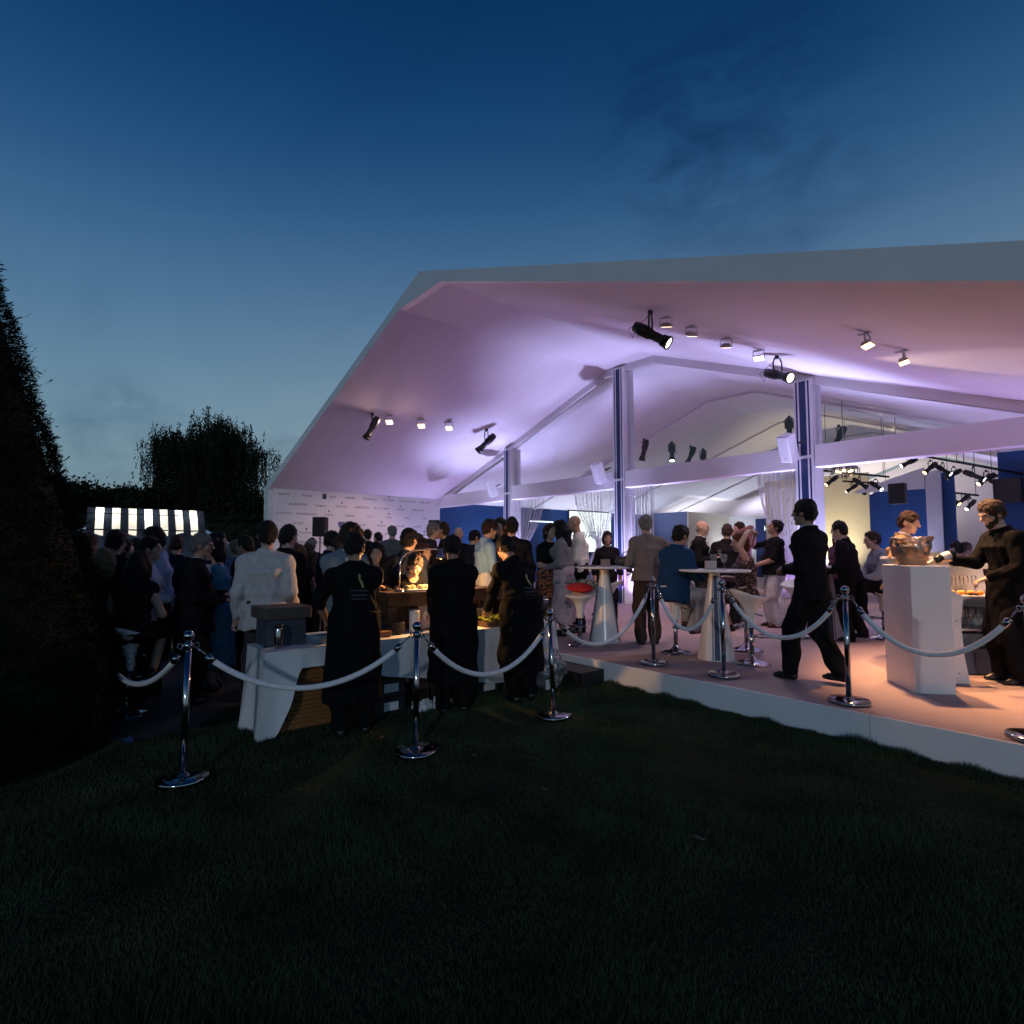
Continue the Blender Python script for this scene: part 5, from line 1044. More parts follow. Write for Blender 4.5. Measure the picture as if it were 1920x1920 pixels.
# ice bucket
ib = empty('ice_bucket', bw_(0.165, 0.31, 1.1805), rz=0.6, label='copper champagne bucket full of ice and bottles on the bar post', cat='bucket')
COP = mat('brushed_copper', (0.78, 0.46, 0.26), 0.34, 0.6, var=0.12, vscale=20, stretch=(1, 1, 8))
m = MB(); m.lathe([(0.118, 0), (0.122, 0.006), (0.158, 0.175), (0.163, 0.182), (0.155, 0.182), (0.118, 0.012)], (0, 0, 0), 36); bu = m.build('bucket_shell', COP, ib)
for k, ch_ in enumerate('MOET'):
    a = R_(-62); ax_ = Vector((math.cos(a), math.sin(a), 0)); z = 0.125 - k * 0.027; rr = 0.121 + 0.037 * z / 0.175 + 0.002
    text(ch_, 0.026, mat('engraved_dark', (0.08, 0.04, 0.025), 0.5, var=0), bu, frame_mat(ax_ * rr + Vector((0, 0, z)), (0, 0, 1), ax_.cross(Vector((0, 0, 1))) * -1))
B = Field(); B.et((0, 0, 0.10), (0, 0, 0.27), (1, 0, 0), (0, 1, 0), (0.14, 0.14), (0.175, 0.16), 0.02, True); B.noise = (0.012, 26, 6); B.sub_el((0, 0, 0.28), (0.15, 0.14, 0.09)); V, F = B.mesh(0.014); raw_mesh('plastic_liner', V, F, thin_glass('liner_plastic', (0.92, 0.92, 0.92), 0.12, 0.1, 0.10, (0.7, 0.65, 0.6)), ib, True)
for k in range(26):
    rg = random.Random(k); m = MB(); m.box((rg.uniform(-.09, .09), rg.uniform(-.09, .09), 0.165 + rg.uniform(0, .03)), (0.035, 0.035, 0.035), Matrix.Rotation(rg.uniform(0, 3), 3, 'X') @ Matrix.Rotation(rg.uniform(0, 3), 3, 'Z')); m.build('ice_cube', thin_glass('ice', (0.95, 0.97, 1), 0.2, 0.08, 0.25, (0.8, 0.8, 0.8)), ib)
for k, (a, b) in enumerate(((0.06, 0.03), (-0.05, 0.06), (0.02, -0.07))):
    m = MB(); A = axis_mat((a * 6, b * 6, 1)); m.lathe([(0.040, 0.0), (0.040, 0.06), (0.016, 0.11), (0.015, 0.17)], (a, b, 0.12), 12, A); m.build('bottle', FO if k != 1 else DG, ib)
m = MB(); m.rbox((0, 0, 0), (0.10, 0.006, 0.06), 0.002); cd2 = m.build('place_card', LABW); cd2.location = bw_(0.03, 0.42, 1.213); cd2.rotation_euler = (R_(-8), 0, BE + 0.3); tag(cd2, 'small white card beside the copper bucket on the bar', 'card')
# plates on the bar top
for k in range(5):
    m = MB(); m.lathe([(0.06, 0), (0.11, 0.006), (0.125, 0.012), (0.10, 0.010), (0.02, 0.006)], (0, 0, 0), 24); o = m.build('serving_plate', LABW); o.location = bw_(0.92, 1.47, 1.251 + k * 0.011); tag(o, '%s pale plate from the bottom in the bar top stack' % ('first', 'second', 'third', 'fourth', 'fifth')[k], 'plate', 'pale plates stacked on the bar top')
# crates under the bar
for k, (x, y, z, lb, c_) in enumerate(((1.08, 1.16, 0.0, 'grey translucent crate on the floor under the bar shelves', (0.12, 0.14, 0.2)), (1.02, 1.18, 0.29, 'pale blue lidded box stacked under the glass shelf', (0.2, 0.32, 0.42)))):
    c2 = empty('storage_crate', bw_(x, y, z), rz=BE, label=lb, cat='crate'); mm = mat('crate_%d' % k, c_, 0.4, var=0.1)
    h_ = 0.28 if k == 0 else 0.14; m = MB(); m.rbox((0, 0, h_ / 2), (0.60, 0.34, h_ - 0.004), 0.03); m.build('tub', mm, c2, bevel=0.006); m = MB(); m.rbox((0, 0, h_ - 0.02), (0.63, 0.37, 0.03), 0.03); m.build('rim', mm, c2, bevel=0.004)
    for s_ in (-0.2, 0, 0.2):
        m = MB(); m.bbox((s_ - 0.012, -0.178, 0.02), (s_ + 0.012, -0.171, h_ - 0.04)); m.build('rib', mm, c2)
# small things on the cone tables
def glass_on(label, u, v, z):
    o = flute('wine').build('wine_glass', GLASS); o.location = (u, v, z); tag(o, label, 'glass'); return o
TT = PZ + 1.06 + 0.0305
glass_on('wine glass on the striped cone table beside the menu block', 5.20, 1.33, TT); glass_on('second wine glass on the striped cone table, behind the block', 5.04, 1.36, TT)
for (u, v, c_, lb) in ((5.07, 1.24, (0.42, 0.38, 0.37), 'beige menu block on the striped cone table'), (3.42, 1.16, (0.22, 0.17, 0.18), 'dark menu block on the cone table with the handbag')):
    mb_ = empty('menu_block', (u, v, TT), rz=0.9, label=lb, cat='menu stand'); m = MB(); m.bbox((-0.065, -0.03, 0), (0.065, 0.03, 0.105)); m.build('block', mat('block_%d' % (c_[0] * 100), c_, 0.6, var=0.05), mb_, bevel=0.003); m = MB(); m.bbox((-0.055, -0.0335, 0.01), (0.055, -0.0305, 0.095)); m.build('card', mat('block_%d' % (c_[0] * 100), c_), mb_)
hb = empty('handbag', (3.62, 1.40, TT), rz=1.0, label='dark leather handbag slumped on the cone table', cat='handbag')
B = Field(); B.el((0, 0, 0.07), (0.16, 0.06, 0.075), None, 0.03).el((0.10, 0, 0.13), (0.07, 0.04, 0.07), None, 0.04); B.noise = (0.012, 30, 9); B.half((0, 0, 0.004), (0, 0, -1)); V, F = B.mesh(0.012); raw_mesh('bag_body', V, F, mat('dark_leather', (0.015, 0.014, 0.016), 0.35, var=0.2), hb, True)
m = MB(); m.tube([(-0.08, 0, 0.12), (-0.06, 0, 0.2), (0.02, 0, 0.22), (0.08, 0, 0.15)], 0.007, 6); m.build('handle', mat('dark_leather', (0, 0, 0)), hb)
bx = empty('clutch_bag', (3.22, 1.0, TT), rz=0.8, label='flat dark folder lying on the cone table edge', cat='folder'); m = MB(); m.rbox((0, 0, 0.008), (0.26, 0.18, 0.014), 0.01); m.build('cover', BLACKM, bx); m = MB(); m.rbox((0, 0, 0.017), (0.25, 0.17, 0.004), 0.01); m.build('paper_sheet', mat('dark_paper', (0.08, 0.08, 0.09), 0.6, var=0.1), bx)

# ================================================================== kiosk with a striped awning
KX = Vector((-3.21 + 4.56, -2.80 + 4.46, 0)).normalized(); KA = R_(86); KO = Vector((-3.88, -3.63, 0))
kz = empty('food_kiosk', KO, rz=KA, label='round roofed food kiosk with a brightly lit striped awning', cat='kiosk')
KB = mat('kiosk_blue', (0.03, 0.06, 0.14), 0.4, var=0.1)
def arch(n=20, w=1.78, h=1.05, z0=1.10): return [(w * math.cos(math.pi * i / n), z0 + h * math.sin(math.pi * i / n)) for i in range(n + 1)]
A_ = arch(); m = MB(); V = []; F = []
for (x, z) in A_: V += [(x, 0.35, z), (x, 2.4, z)]
for i in range(len(A_) - 1): F.append((i * 2, i * 2 + 1, i * 2 + 3, i * 2 + 2))
m.add(V, F, True); sh = m.build('rounded_shell', KB, kz); md = sh.modifiers.new('s', 'SOLIDIFY'); md.thickness = 0.05
m = MB(); m.tube([(p[0], 0.33, p[1]) for p in A_], 0.035, 8); m.build('shell_rim', mat('rim_blue', (0.12, 0.2, 0.32), 0.3, 0.3, var=0), kz)
m = MB(); m.bbox((-1.78, 0.30, 0.25), (1.78, 0.36, 1.08)); m.build('front_panel', KB, kz)
m = MB(); m.bbox((-1.15, 0.05, 1.08), (1.15, 0.40, 1.12)); m.build('counter', WHITE, kz, bevel=0.005)
m = MB(); m.bbox((-1.75, 2.35, 0.3), (1.75, 2.40, 1.3)); m.prism([(p[0] * 0.97, p[1]) for p in A_], 0, 0.04, Matrix(((1, 0, 0), (0, 0, -1), (0, 1, 0))), (0, 2.39, 0)); m.build('back_wall', mat('kiosk_inner', (0.10, 0.16, 0.34), 0.6, var=0.05), kz)
for x in (-0.9, 0.9):
    m = MB(); m.lathe([(0.28, -0.09), (0.30, -0.05), (0.30, 0.05), (0.28, 0.09)], (x, 0.55, 0.30), 20, axis_mat((0, 1, 0))); m.build('wheel', BLACKM, kz)
def trans_mat(name, c, tr=0.6):
    m_ = bpy.data.materials.new(name); m_.use_nodes = True; t = m_.node_tree; t.nodes.clear(); d = nd(t, 'ShaderNodeBsdfDiffuse'); d.inputs[0].default_value = (*c, 1); g_ = nd(t, 'ShaderNodeBsdfTranslucent'); g_.inputs[0].default_value = (*c, 1)
    x = nd(t, 'ShaderNodeMixShader'); x.inputs[0].default_value = tr; t.links.new(d.outputs[0], x.inputs[1]); t.links.new(g_.outputs[0], x.inputs[2]); o = nd(t, 'ShaderNodeOutputMaterial'); t.links.new(x.outputs[0], o.inputs[0]); MATS[name] = m_; return m_
AWW = trans_mat('awning_white', (0.85, 0.83, 0.76)); AWN = trans_mat('awning_navy', (0.014, 0.02, 0.032), 0.4)
NS = 15; AW0, AW1 = -0.95, 0.95
for k in range(NS):
    x0 = AW0 + (AW1 - AW0) * k / NS; x1 = AW0 + (AW1 - AW0) * (k + 1) / NS; V, F = [], []; prof = [(0.32, 2.38), (0.18, 2.37), (0.02, 2.26), (-0.18, 2.05), (-0.26, 1.95)]
    for (y, z) in prof:
        for s_ in range(5): x = x0 + (x1 - x0) * s_ / 4; V.append((x, y, z))
    for s_ in range(5): x = x0 + (x1 - x0) * s_ / 4; V.append((x, -0.27, 1.875 + 0.035 * math.cos((x - AW0) * 2 * math.pi / 0.507)))
    for j in range(len(prof)):
        for s_ in range(4): a = j * 5 + s_; F.append((a, a + 1, a + 6, a + 5))
    raw_mesh('awning_stripe', V, F, AWN if k % 2 == 0 else AWW, kz)
for (p, q) in (((AW0, -0.26, 1.95), (AW1, -0.26, 1.95)), ((AW0, 0.02, 2.25), (AW1, 0.02, 2.25)), ((AW0, 0.32, 2.37), (AW1, 0.32, 2.37)), ((AW0, -0.26, 1.93), (AW0, 0.3, 1.95)), ((AW1, -0.26, 1.93), (AW1, 0.3, 1.95))):
    m = MB(); m.tube([p, q], 0.012, 6); m.build('awning_rod', BLACKM, kz)
m = MB(); m.bbox((-0.95, 0.28, 2.22), (0.95, 0.31, 2.25)); m.build('light_tube', emat('kiosk_tube', (1.0, 0.95, 0.82), 6.0), kz)
for x in (-0.7, 0.0, 0.7):
    l = bpy.data.lights.new('tube_light', 'POINT'); l.energy = 15; l.color = (1.0, 0.93, 0.80); l.shadow_soft_size = 0.08; o = bpy.data.objects.new('tube_light', l); col.objects.link(o); o.parent = kz; o.location = (x, 0.12, 2.12)
# small distant lamps in the trees
for k, (p, lb) in enumerate((((-6.5, -0.6, 2.0), 'small bright lamp beyond the kiosk'), ((-9.8, 0.2, 2.9), 'tiny distant lamp higher among the trees'))):
    r = empty('garden_lamp', (p[0], p[1], 0), label=lb, cat='lamp'); m = MB(); m.tube([(0, 0, 0), (0, 0, p[2] - 0.08)], 0.025, 6); m.build('post', BLACKM, r); m = MB(); m.ball((0, 0, p[2]), 0.055 if k == 0 else 0.04, 10, 8); m.build('globe', emat('lamp_globe', (1.0, 0.88, 0.6), 8.0), r); m = MB(); m.lathe([(0.05, -0.09), (0.06, -0.06), (0.02, -0.05)], (0, 0, p[2]), 10); m.build('collar', BLACKM, r)
# ================================================================== hedge, trees, grass
def leaf_quads(P, N, size, rs, asp=0.45, up=0.0):
    n = len(P); T = rs.normal(size=(n, 3)); T -= N * (T * N).sum(1, keepdims=True); T /= np.linalg.norm(T, axis=1, keepdims=True) + 1e-9
    D = N * 0.75 + T * 0.55 + np.array([0, 0, up]); D /= np.linalg.norm(D, axis=1, keepdims=True); S = np.cross(D, rs.normal(size=(n, 3))); S /= np.linalg.norm(S, axis=1, keepdims=True) + 1e-9
    L = (size * rs.uniform(0.6, 1.4, n))[:, None]; a = P - D * L * 0.2; V = np.stack([a, P + S * L * asp * 0.5 + D * L * 0.35, P + D * L, P - S * L * asp * 0.5 + D * L * 0.35], 1).reshape(-1, 3)
    return V, np.arange(n * 4).reshape(n, 4)
rs = np.random.RandomState(3)
YEW = mat('yew_needles', (0.008, 0.0115, 0.007), 0.95, var=0.4, vscale=2.5, spec=0.04); BARK = mat('bark', (0.03, 0.022, 0.016), 0.9, var=0.3, bump=0.5, bscale=20)
HC = np.array([2.66, -5.80]); HH = 4.55
yw = empty('yew_cone', (HC[0], HC[1], 0), label='tall clipped dark yew cone at the left picture edge', cat='hedge')
hr_ = lambda z: np.maximum(1.36 * (1 - z / HH), 0.02) * (1 - 0.16 * np.exp(-((z) / 0.25) ** 2))
n = 34000; z = HH * (1 - np.sqrt(rs.rand(n))) ; a = rs.rand(n) * 6.283
lump = 0.014 * np.sin(a * 7 + z * 3.1) + 0.014 * np.sin(z * 6.7 + a * 3) + 0.02 * np.sin(z * 13 + a * 11) + rs.normal(size=n) * 0.012
rr = hr_(z) + lump * 0.9; Nn = np.stack([np.cos(a), np.sin(a), 0.22 * np.ones(n)], 1); Nn /= np.linalg.norm(Nn, axis=1, keepdims=True)
sub = 4; P = np.stack([rr * np.cos(a), rr * np.sin(a), z + 0.02], 1)
P = np.repeat(P, sub, 0) + rs.normal(size=(n * sub, 3)) * 0.02; Nn = np.repeat(Nn, sub, 0) + rs.normal(size=(n * sub, 3)) * 0.35; Nn /= np.linalg.norm(Nn, axis=1, keepdims=True)
V, F = leaf_quads(P, Nn, 0.034, rs, 0.24, 0.25); o = raw_mesh('foliage', V, F, YEW, yw); o['kind'] = 'stuff'
# stray shoots on the outline
sh_ = rs.rand(34, 2); zs = sh_[:, 0] * 3.6 + 0.4; as_ = sh_[:, 1] * 6.283; P = []; Nl = []
for zz, aa in zip(zs, as_):
    for k in range(7): P.append(((hr_(zz) + 0.03 + k * 0.017) * math.cos(aa), (hr_(zz) + 0.03 + k * 0.017) * math.sin(aa), zz + k * 0.012)); Nl.append((math.cos(aa), math.sin(aa), 0.3))
V, F = leaf_quads(np.array(P), np.array(Nl), 0.036, rs, 0.3, 0.2); o = raw_mesh('shoots', V, F, YEW, yw); o['kind'] = 'stuff'
m = MB(); m.lathe([(1.10, 0.0), (1.16, 0.3)] + [(float(hr_(q)) - 0.05, q) for q in np.linspace(0.5, 3.9, 10)] + [(0.02, 4.3)], (0, 0, 0), 28); m.build('inner_mass', mat('yew_inner', (0.012, 0.014, 0.007), 0.95, var=0.3), yw)
m = MB(); m.tube([(0, 0, 0), (0, 0, 4.3)], [0.12, 0.03], 8); m.build('trunk', BARK, yw)

LEAFD = mat('tree_leaf_dark', (0.02, 0.026, 0.013), 0.85, var=0.4, vscale=1.0, spec=0.1)
def willow(loc, H, Rw, seed, label):
    rs = np.random.RandomState(seed); t = empty('willow_tree', loc, label=label, cat='tree'); m = MB(); lim = []
    m.tube([(0, 0, 0), (0.1, 0, H * 0.25), (0, 0.1, H * 0.5), (0.1, 0.0, H * 0.78)], [0.35, 0.28, 0.2, 0.05], 8); pts = []
    for k in range(46):
        a = rs.rand() * 6.283; r1 = Rw * math.sqrt(rs.uniform(0.05, 1.0)); h1 = H * (0.98 - 0.26 * (r1 / Rw) ** 2.4) * rs.uniform(0.9, 1.03) + (0.5 if k % 9 == 0 else 0)
        st_ = np.array([0, 0, H * rs.uniform(0.4, 0.65)]); en = np.array([r1 * math.cos(a), r1 * math.sin(a), h1]); mid = (st_ + en) / 2 + np.array([0, 0, H * 0.10])
        cv = [st_ * (1 - q) ** 2 + 2 * mid * q * (1 - q) + en * q * q for q in np.linspace(0, 1, 7)]; m.tube([tuple(c) for c in cv], [0.07 * (1 - 0.8 * q) for q in np.linspace(0, 1, 7)], 5); lim.append(cv)
    m.build('trunk', BARK, t); P, Nl = [], []
    for cv in lim:
        for k in range(60):
            q = rs.uniform(0.35, 1.05); i = min(int(q * 6), 5); base = cv[i] + (cv[i + 1] - cv[i]) * (q * 6 - i); base = base + rs.normal(size=3) * np.array([0.28, 0.28, 0.12]); L = rs.uniform(0.5, 3.4) * (0.5 + 0.6 * q); dr = rs.normal(size=2) * 0.10
            nn = int(L / 0.075)
            s_ = np.arange(nn) * 0.075; P.append(np.stack([base[0] + dr[0] * s_ + 0.05 * np.sin(s_ * 3), base[1] + dr[1] * s_, base[2] - s_ * 0.97], 1) + rs.normal(size=(nn, 3)) * 0.02)
    P = np.concatenate(P); P = P[P[:, 2] > 0.4]; Nl = np.tile(np.array([[0, 0, -1.0]]), (len(P), 1)) + rs.normal(size=(len(P), 3)) * 0.7; Nl /= np.linalg.norm(Nl, axis=1, keepdims=True)
    V, F = leaf_quads(P, Nl, 0.15, rs, 0.34, -0.3); o = raw_mesh('crown', V, F, LEAFD, t); o['kind'] = 'stuff'; return t
willow((-24.1, 1.5, 0), 9.0, 3.3, 5, 'big dark weeping willow with a drooping crown beside the marquee')
def round_tree(loc, H, Rw, seed, label, nleaf=9000, ls=0.16):
    rs = np.random.RandomState(seed); t = empty('leafy_tree', loc, label=label, cat='tree', group='dark trees behind the kiosk'); m = MB()
    m.tube([(0, 0, 0), (0.05, 0.1, H * 0.35), (0, 0, H * 0.8)], [0.22, 0.16, 0.03], 7); cl = []
    for k in range(22):
        a = rs.rand() * 6.283; zz = H * rs.uniform(0.35, 0.93); r1 = Rw * math.sqrt(max(0.05, 1 - ((zz / H - 0.55) / 0.5) ** 2)) * rs.uniform(0.4, 1.0); c = np.array([r1 * math.cos(a), r1 * math.sin(a), zz]); cl.append(c); m.tube([(0, 0, zz * 0.6), tuple(c * np.array([.5, .5, .88])), tuple(c)], [0.05, 0.035, 0.012], 5)
    m.build('trunk', BARK, t); P = []
    for c in cl: P.append(c + rs.normal(size=(nleaf // 22, 3)) * np.array([0.42, 0.42, 0.34]) * Rw / 2.2 * rs.uniform(0.6, 1.1))
    P = np.concatenate(P); Nl = rs.normal(size=P.shape) + np.array([0, 0, 0.4]); Nl /= np.linalg.norm(Nl, axis=1, keepdims=True); V, F = leaf_quads(P, Nl, ls, rs, 0.6, 0.1); o = raw_mesh('crown', V, F, LEAFD, t); o['kind'] = 'stuff'; return t
for k, (x, d, H, Rw, lb) in enumerate(((110, 26, 4.7, 2.2, 'dark tree just right of the yew cone'), (172, 27, 5.0, 2.0, 'dark spiky tree above the left end of the awning'), (235, 28, 4.6, 2.0, 'dark tree between the spiky one and the willow'), (300, 30, 4.4, 2.4, 'low dark tree in front of the willow trunk'), (455, 30, 4.2, 2.4, 'low dark tree between willow and marquee corner'), (40, 24, 4.4, 2.4, 'dark tree mostly behind the yew cone'), (375, 32, 4.9, 2.6, 'dense dark tree under the middle of the willow'))):
    Rr = Vector((math.sin(yaw), -math.cos(yaw), 0)); f0 = Vector((math.cos(yaw), math.sin(yaw), 0)); p = Vector((CAM.x, CAM.y, 0)) + f0 * d + Rr * ((x - 960) / 1073.49 * d)
    round_tree((p.x, p.y, 0), H, Rw, 20 + k, lb, 16000, 0.17)
# a clipped dark hedge that closes the view behind the kiosk
hg = empty('boundary_hedge', (-14.5, -4.0, 0), rz=R_(62), label='long dark hedge closing the garden behind the kiosk', cat='hedge'); n = 30000; P = np.stack([rs.uniform(-14, 9, n), rs.choice([-0.5, 0.5], n) * rs.uniform(0.85, 1.1, n), rs.uniform(0, 2.6, n) ** 1.0], 1); tp = rs.rand(n) < 0.25; P[tp, 2] = 2.6 + rs.normal(size=tp.sum()) * 0.06; P[tp, 1] = rs.uniform(-0.5, 0.5, tp.sum()); Nl = rs.normal(size=P.shape); Nl /= np.linalg.norm(Nl, axis=1, keepdims=True); V, F = leaf_quads(P, Nl, 0.13, rs, 0.5, 0.1); o = raw_mesh('foliage', V, F, LEAFD, hg); o['kind'] = 'stuff'; m = MB(); m.bbox((-14, -0.45, 0), (9, 0.45, 2.5)); m.build('inner_mass', MATS['yew_inner'], hg)
# ---- grass blades
def grass():
    rs = np.random.RandomState(11); out = []
    def area(n, f):
        P = f(n); out.append(P)
    C2 = np.array([CAM.x, CAM.y]); f0 = np.array([math.cos(yaw), math.sin(yaw)]); r0 = np.array([math.sin(yaw), -math.cos(yaw)])
    n = 520000; d = 1.2 + 7.2 * rs.rand(n) ** 0.85; x = (rs.rand(n) * 2 - 1) * 0.95 * d; P = C2 + d[:, None] * f0 + x[:, None] * r0
    ok = (P[:, 1] < 0.03) & ~((P[:, 0] < 3.34) & (P[:, 1] > -4.5) & (P[:, 1] < 0.1)) & ~((P[:, 0] < 2.2)) & (np.hypot(P[:, 0] - HC[0], P[:, 1] - HC[1]) > 1.25)
    P = P[ok]; hgt = rs.uniform(0.016, 0.040, len(P)) * (1 + 0.5 * np.sin(P[:, 0] * 3.3 + 1) * np.sin(P[:, 1] * 2.9))
    ne = 15000; pe = np.stack([rs.uniform(4.35, 9.6, ne), 0.02 - np.abs(rs.normal(size=ne)) * 0.06], 1); he = rs.uniform(0.03, 0.085, ne) * (0.65 + 0.5 * np.sin(pe[:, 0] * 5) * np.sin(pe[:, 0] * 2.3 + 1) + 0.25 * np.sin(pe[:, 0] * 17)); he = np.maximum(he, 0.02)
    P = np.concatenate([P, pe]); hgt = np.concatenate([hgt, he]); n = len(P)
    dist = np.hypot(P[:, 0] - CAM.x, P[:, 1] - CAM.y); w = np.clip(0.0011 + 0.0004 * dist, 0.0014, 0.0040) * rs.uniform(0.7, 1.3, n)
    a = rs.rand(n) * 6.283; bx_, by_ = np.cos(a), np.sin(a); ln = rs.uniform(0.1, 0.75, n) * hgt; b = rs.rand(n) * 6.283; z0 = lawn_z(P[:, 0], P[:, 1])
    base = np.stack([P[:, 0], P[:, 1], z0 - 0.004], 1); sd2 = np.stack([bx_, by_, 0 * a], 1) * w[:, None]; tip = base + np.stack([np.cos(b) * ln, np.sin(b) * ln, hgt], 1)
    V = np.stack([base - sd2, base + sd2, tip], 1).reshape(-1, 3); return raw_mesh('grass', V, np.arange(n * 3).reshape(n, 3), mat('grass_blade', (0.044, 0.068, 0.032), 0.85, var=0.4, vscale=2.2, spec=0.2), None)
tag(grass(), 'short dark grass blades of the lawn', 'grass', kind='stuff')
# fallen leaves and a scrap on the ground
rg = random.Random(5)
LV = None
for k, (u, v, lb) in enumerate(((4.62, -2.95, 'dry leaf on the grass before the first chef'), (5.35, -2.55, 'dry leaf on the grass right of the middle barrier post'), (6.2, -2.6, 'dry leaf alone in the middle of the dark lawn'), (7.2, -2.4, 'dry leaf on the dark lawn nearest the platform edge'))):
    if LV is None:
        m = MB(); m.add([(-0.035, 0, 0.0), (-0.012, 0.018, 0.008), (0.02, 0.014, 0.004), (0.04, 0, 0.012), (0.02, -0.014, 0.006), (-0.012, -0.018, 0.01), (0, 0, 0.0)], [(6, 0, 1), (6, 1, 2), (6, 2, 3), (6, 3, 4), (6, 4, 5), (6, 5, 0)], True); LV = m.build('fallen_leaf', mat('dry_leaf', (0.07, 0.05, 0.03), 0.7, var=0.2)); o = LV
    else: o = LV.copy(); col.objects.link(o)
    o.location = (u, v, float(lawn_z(np.array(u), np.array(v))) + 0.035); o.rotation_euler = (rg.uniform(-.3, .3), rg.uniform(-.3, .3), rg.uniform(0, 6)); tag(o, lb, 'leaf', 'dry leaves on the lawn')
m = MB(); m.add([(0, 0, 0.01), (0.16, 0.02, 0.02), (0.13, 0.08, 0.012), (0.03, 0.07, 0.03)], [(0, 1, 2, 3)]); o = m.build('paper_scrap', mat('blue_scrap', (0.03, 0.09, 0.25), 0.6, var=0.1)); o.location = (3.25, -4.62, 0.012); md = o.modifiers.new('s', 'SOLIDIFY'); md.thickness = 0.004; tag(o, 'small blue scrap on the paving beside the hedge', 'scrap')
# ================================================================== people
BLK = (0.010, 0.010, 0.012); NAV = (0.014, 0.018, 0.035); CHAR = (0.028, 0.028, 0.032)
pattern_mat('orange_print', (0.04, 0.02, 0.02), (0.55, 0.17, 0.05), 34); pattern_mat('floral_print', (0.03, 0.022, 0.022), (0.26, 0.15, 0.14), 30)
NEAR, MID, FAR = 0.0125, 0.017, 0.024
# --- on the platform
p1 = person('man in a black suit with white collar walking past the ropes', (6.40, 0.93), PZ, 1.86, 178, NEAR, lean=1, pel=(0, 0, 0.945), hy=-4, hp=2, wl=(-0.06, 0.21, 1.06), wr=(0.06, 0.22, 1.08), el_=(-0.5, -0.7, -0.4), er_=(0.5, -0.7, -0.4), fl=(-0.09, 0.19, 0.087), fr=(0.07, -0.21, 0.112), skin='tan', hair='short', hc='black', top=('jacket', BLK), hem=-0.16, bottom=('trousers', BLK), collar=(0.6, 0.6, 0.62), girth=0.84)
p2 = person('bearded bartender in dark shirt and long apron pouring at the bar', (7.70, 2.42), PZ, 1.85, 222, 0.0105, lean=5, hy=-8, hp=24, wl=(-0.20, 0.30, 1.00), wr=(0.10, 0.44, 1.16), el_=(-0.4, -1, -0.3), er_=(0.3, -1, -0.5), skin='fair', hair='short', hc='brown', top=('shirt', (0.006, 0.006, 0.007)), sleeve=1.9, hem=-0.08, bottom=('trousers', BLK), apron=((0.005, 0.005, 0.006), 0.36), beard=True, girth=0.84)
p3 = person('man in a tan jacket leaning at the bar behind the copper bucket', (6.60, 2.92), PZ, 1.80, 5, NEAR, lean=5, hy=8, hp=16, wl=(-0.24, 0.12, 0.98), wr=(0.30, 0.16, 1.00), er_=(1, -0.4, 0.0), el_=(-1, -0.2, 0), skin='fair', hair='short', hc='brown', top=('jacket', (0.20, 0.14, 0.09)), hem=-0.14, bottom=('trousers', CHAR), collar=(0.8, 0.8, 0.8))
p4 = person('man in black seen from behind between the walking man and the bar', (5.62, 4.05), PZ, 1.76, 185, MID, lean=8, hy=0, hp=8, wl=(-0.12, 0.3, 1.0), wr=(0.12, 0.3, 1.0), fr=(0.10, -0.12, 0.13), hc='black', top=('shirt', BLK), hem=-0.08, bottom=('trousers', BLK), girth=1.1)
p5 = person('seated man in a grey striped shirt with white sneakers', (5.92, 4.62), PZ, 1.80, 222, MID, lean=14, pel=(0, 0, 0.79), hp=10, wl=(-0.10, 0.42, 0.86), wr=(0.06, 0.44, 0.84), fl=(-0.10, 0.40, 0.40), fr=(0.10, 0.32, 0.36), hc='brown', top=('shirt', (0.30, 0.31, 0.36)), hem=-0.04, bottom=('trousers', BLK), shoe=(0.6, 0.6, 0.6))
person('woman half hidden behind the man in black near the bar', (5.18, 4.95), PZ, 1.69, 250, FAR, female=True, hair='long', hc='brown', top=('shirt', (0.12, 0.05, 0.08)), bottom=('trousers', BLK))
p7 = person('stout man in a black polo tipping back a drink', (4.16, 4.70), PZ, 1.85, 226, NEAR, lean=-4, hp=-18, wl=(-0.10, 0.30, 1.02), wr=(0.06, 0.27, 1.50), er_=(0.8, 0.2, -0.8), skin='tan', hc='black', top=('tee', BLK), sleeve=0.9, hem=-0.10, bottom=('trousers', (0.50, 0.50, 0.53)), girth=1.16, shoe=(0.05, 0.02, 0.015), closed=(1, 1.3))
p8 = person('seated woman in a patterned dress with one arm raised to her hair', (5.10, 2.06), PZ, 1.68, 222, NEAR, female=True, lean=4, pel=(0, 0, 0.82), hp=8, wl=(-0.15, 0.04, 1.60), el_=(-1, 0.9, 0.2), wr=(0.14, 0.30, 1.0), fl=(-0.07, 0.26, 0.36), fr=(0.09, 0.30, 0.30), hair='bob', hc='red', skin='fair', top=('dress', BLK), tm='floral_print', sleeve=0, bottom=('lap', 'floral_print'), closed=(0.6, 1))
person('man in a black shirt seen from behind near the cream wall', (3.76, 3.84), PZ, 1.78, 105, MID, hp=14, lean=8, hc='brown', top=('shirt', BLK), bottom=('trousers', BLK), girth=1.1)
p10 = person('smiling bald man in a dark blazer holding a glass', (3.36, 3.66), PZ, 1.84, 20, MID, hp=2, hair='bald', hc='grey', skin='fair', top=('jacket', BLK), hem=-0.14, bottom=('trousers', CHAR), collar=(0.6, 0.58, 0.5), wr=(0.10, 0.26, 1.14), wl=(-0.14, 0.28, 1.10))
person('brown haired guest rubbing their eyes behind the black shirted man', (3.40, 5.07), PZ, 1.85, 240, MID, hc='brown', top=('shirt', (0.2, 0.1, 0.1)), wl=(-0.06, 0.16, 1.56), wr=(0.06, 0.16, 1.56))
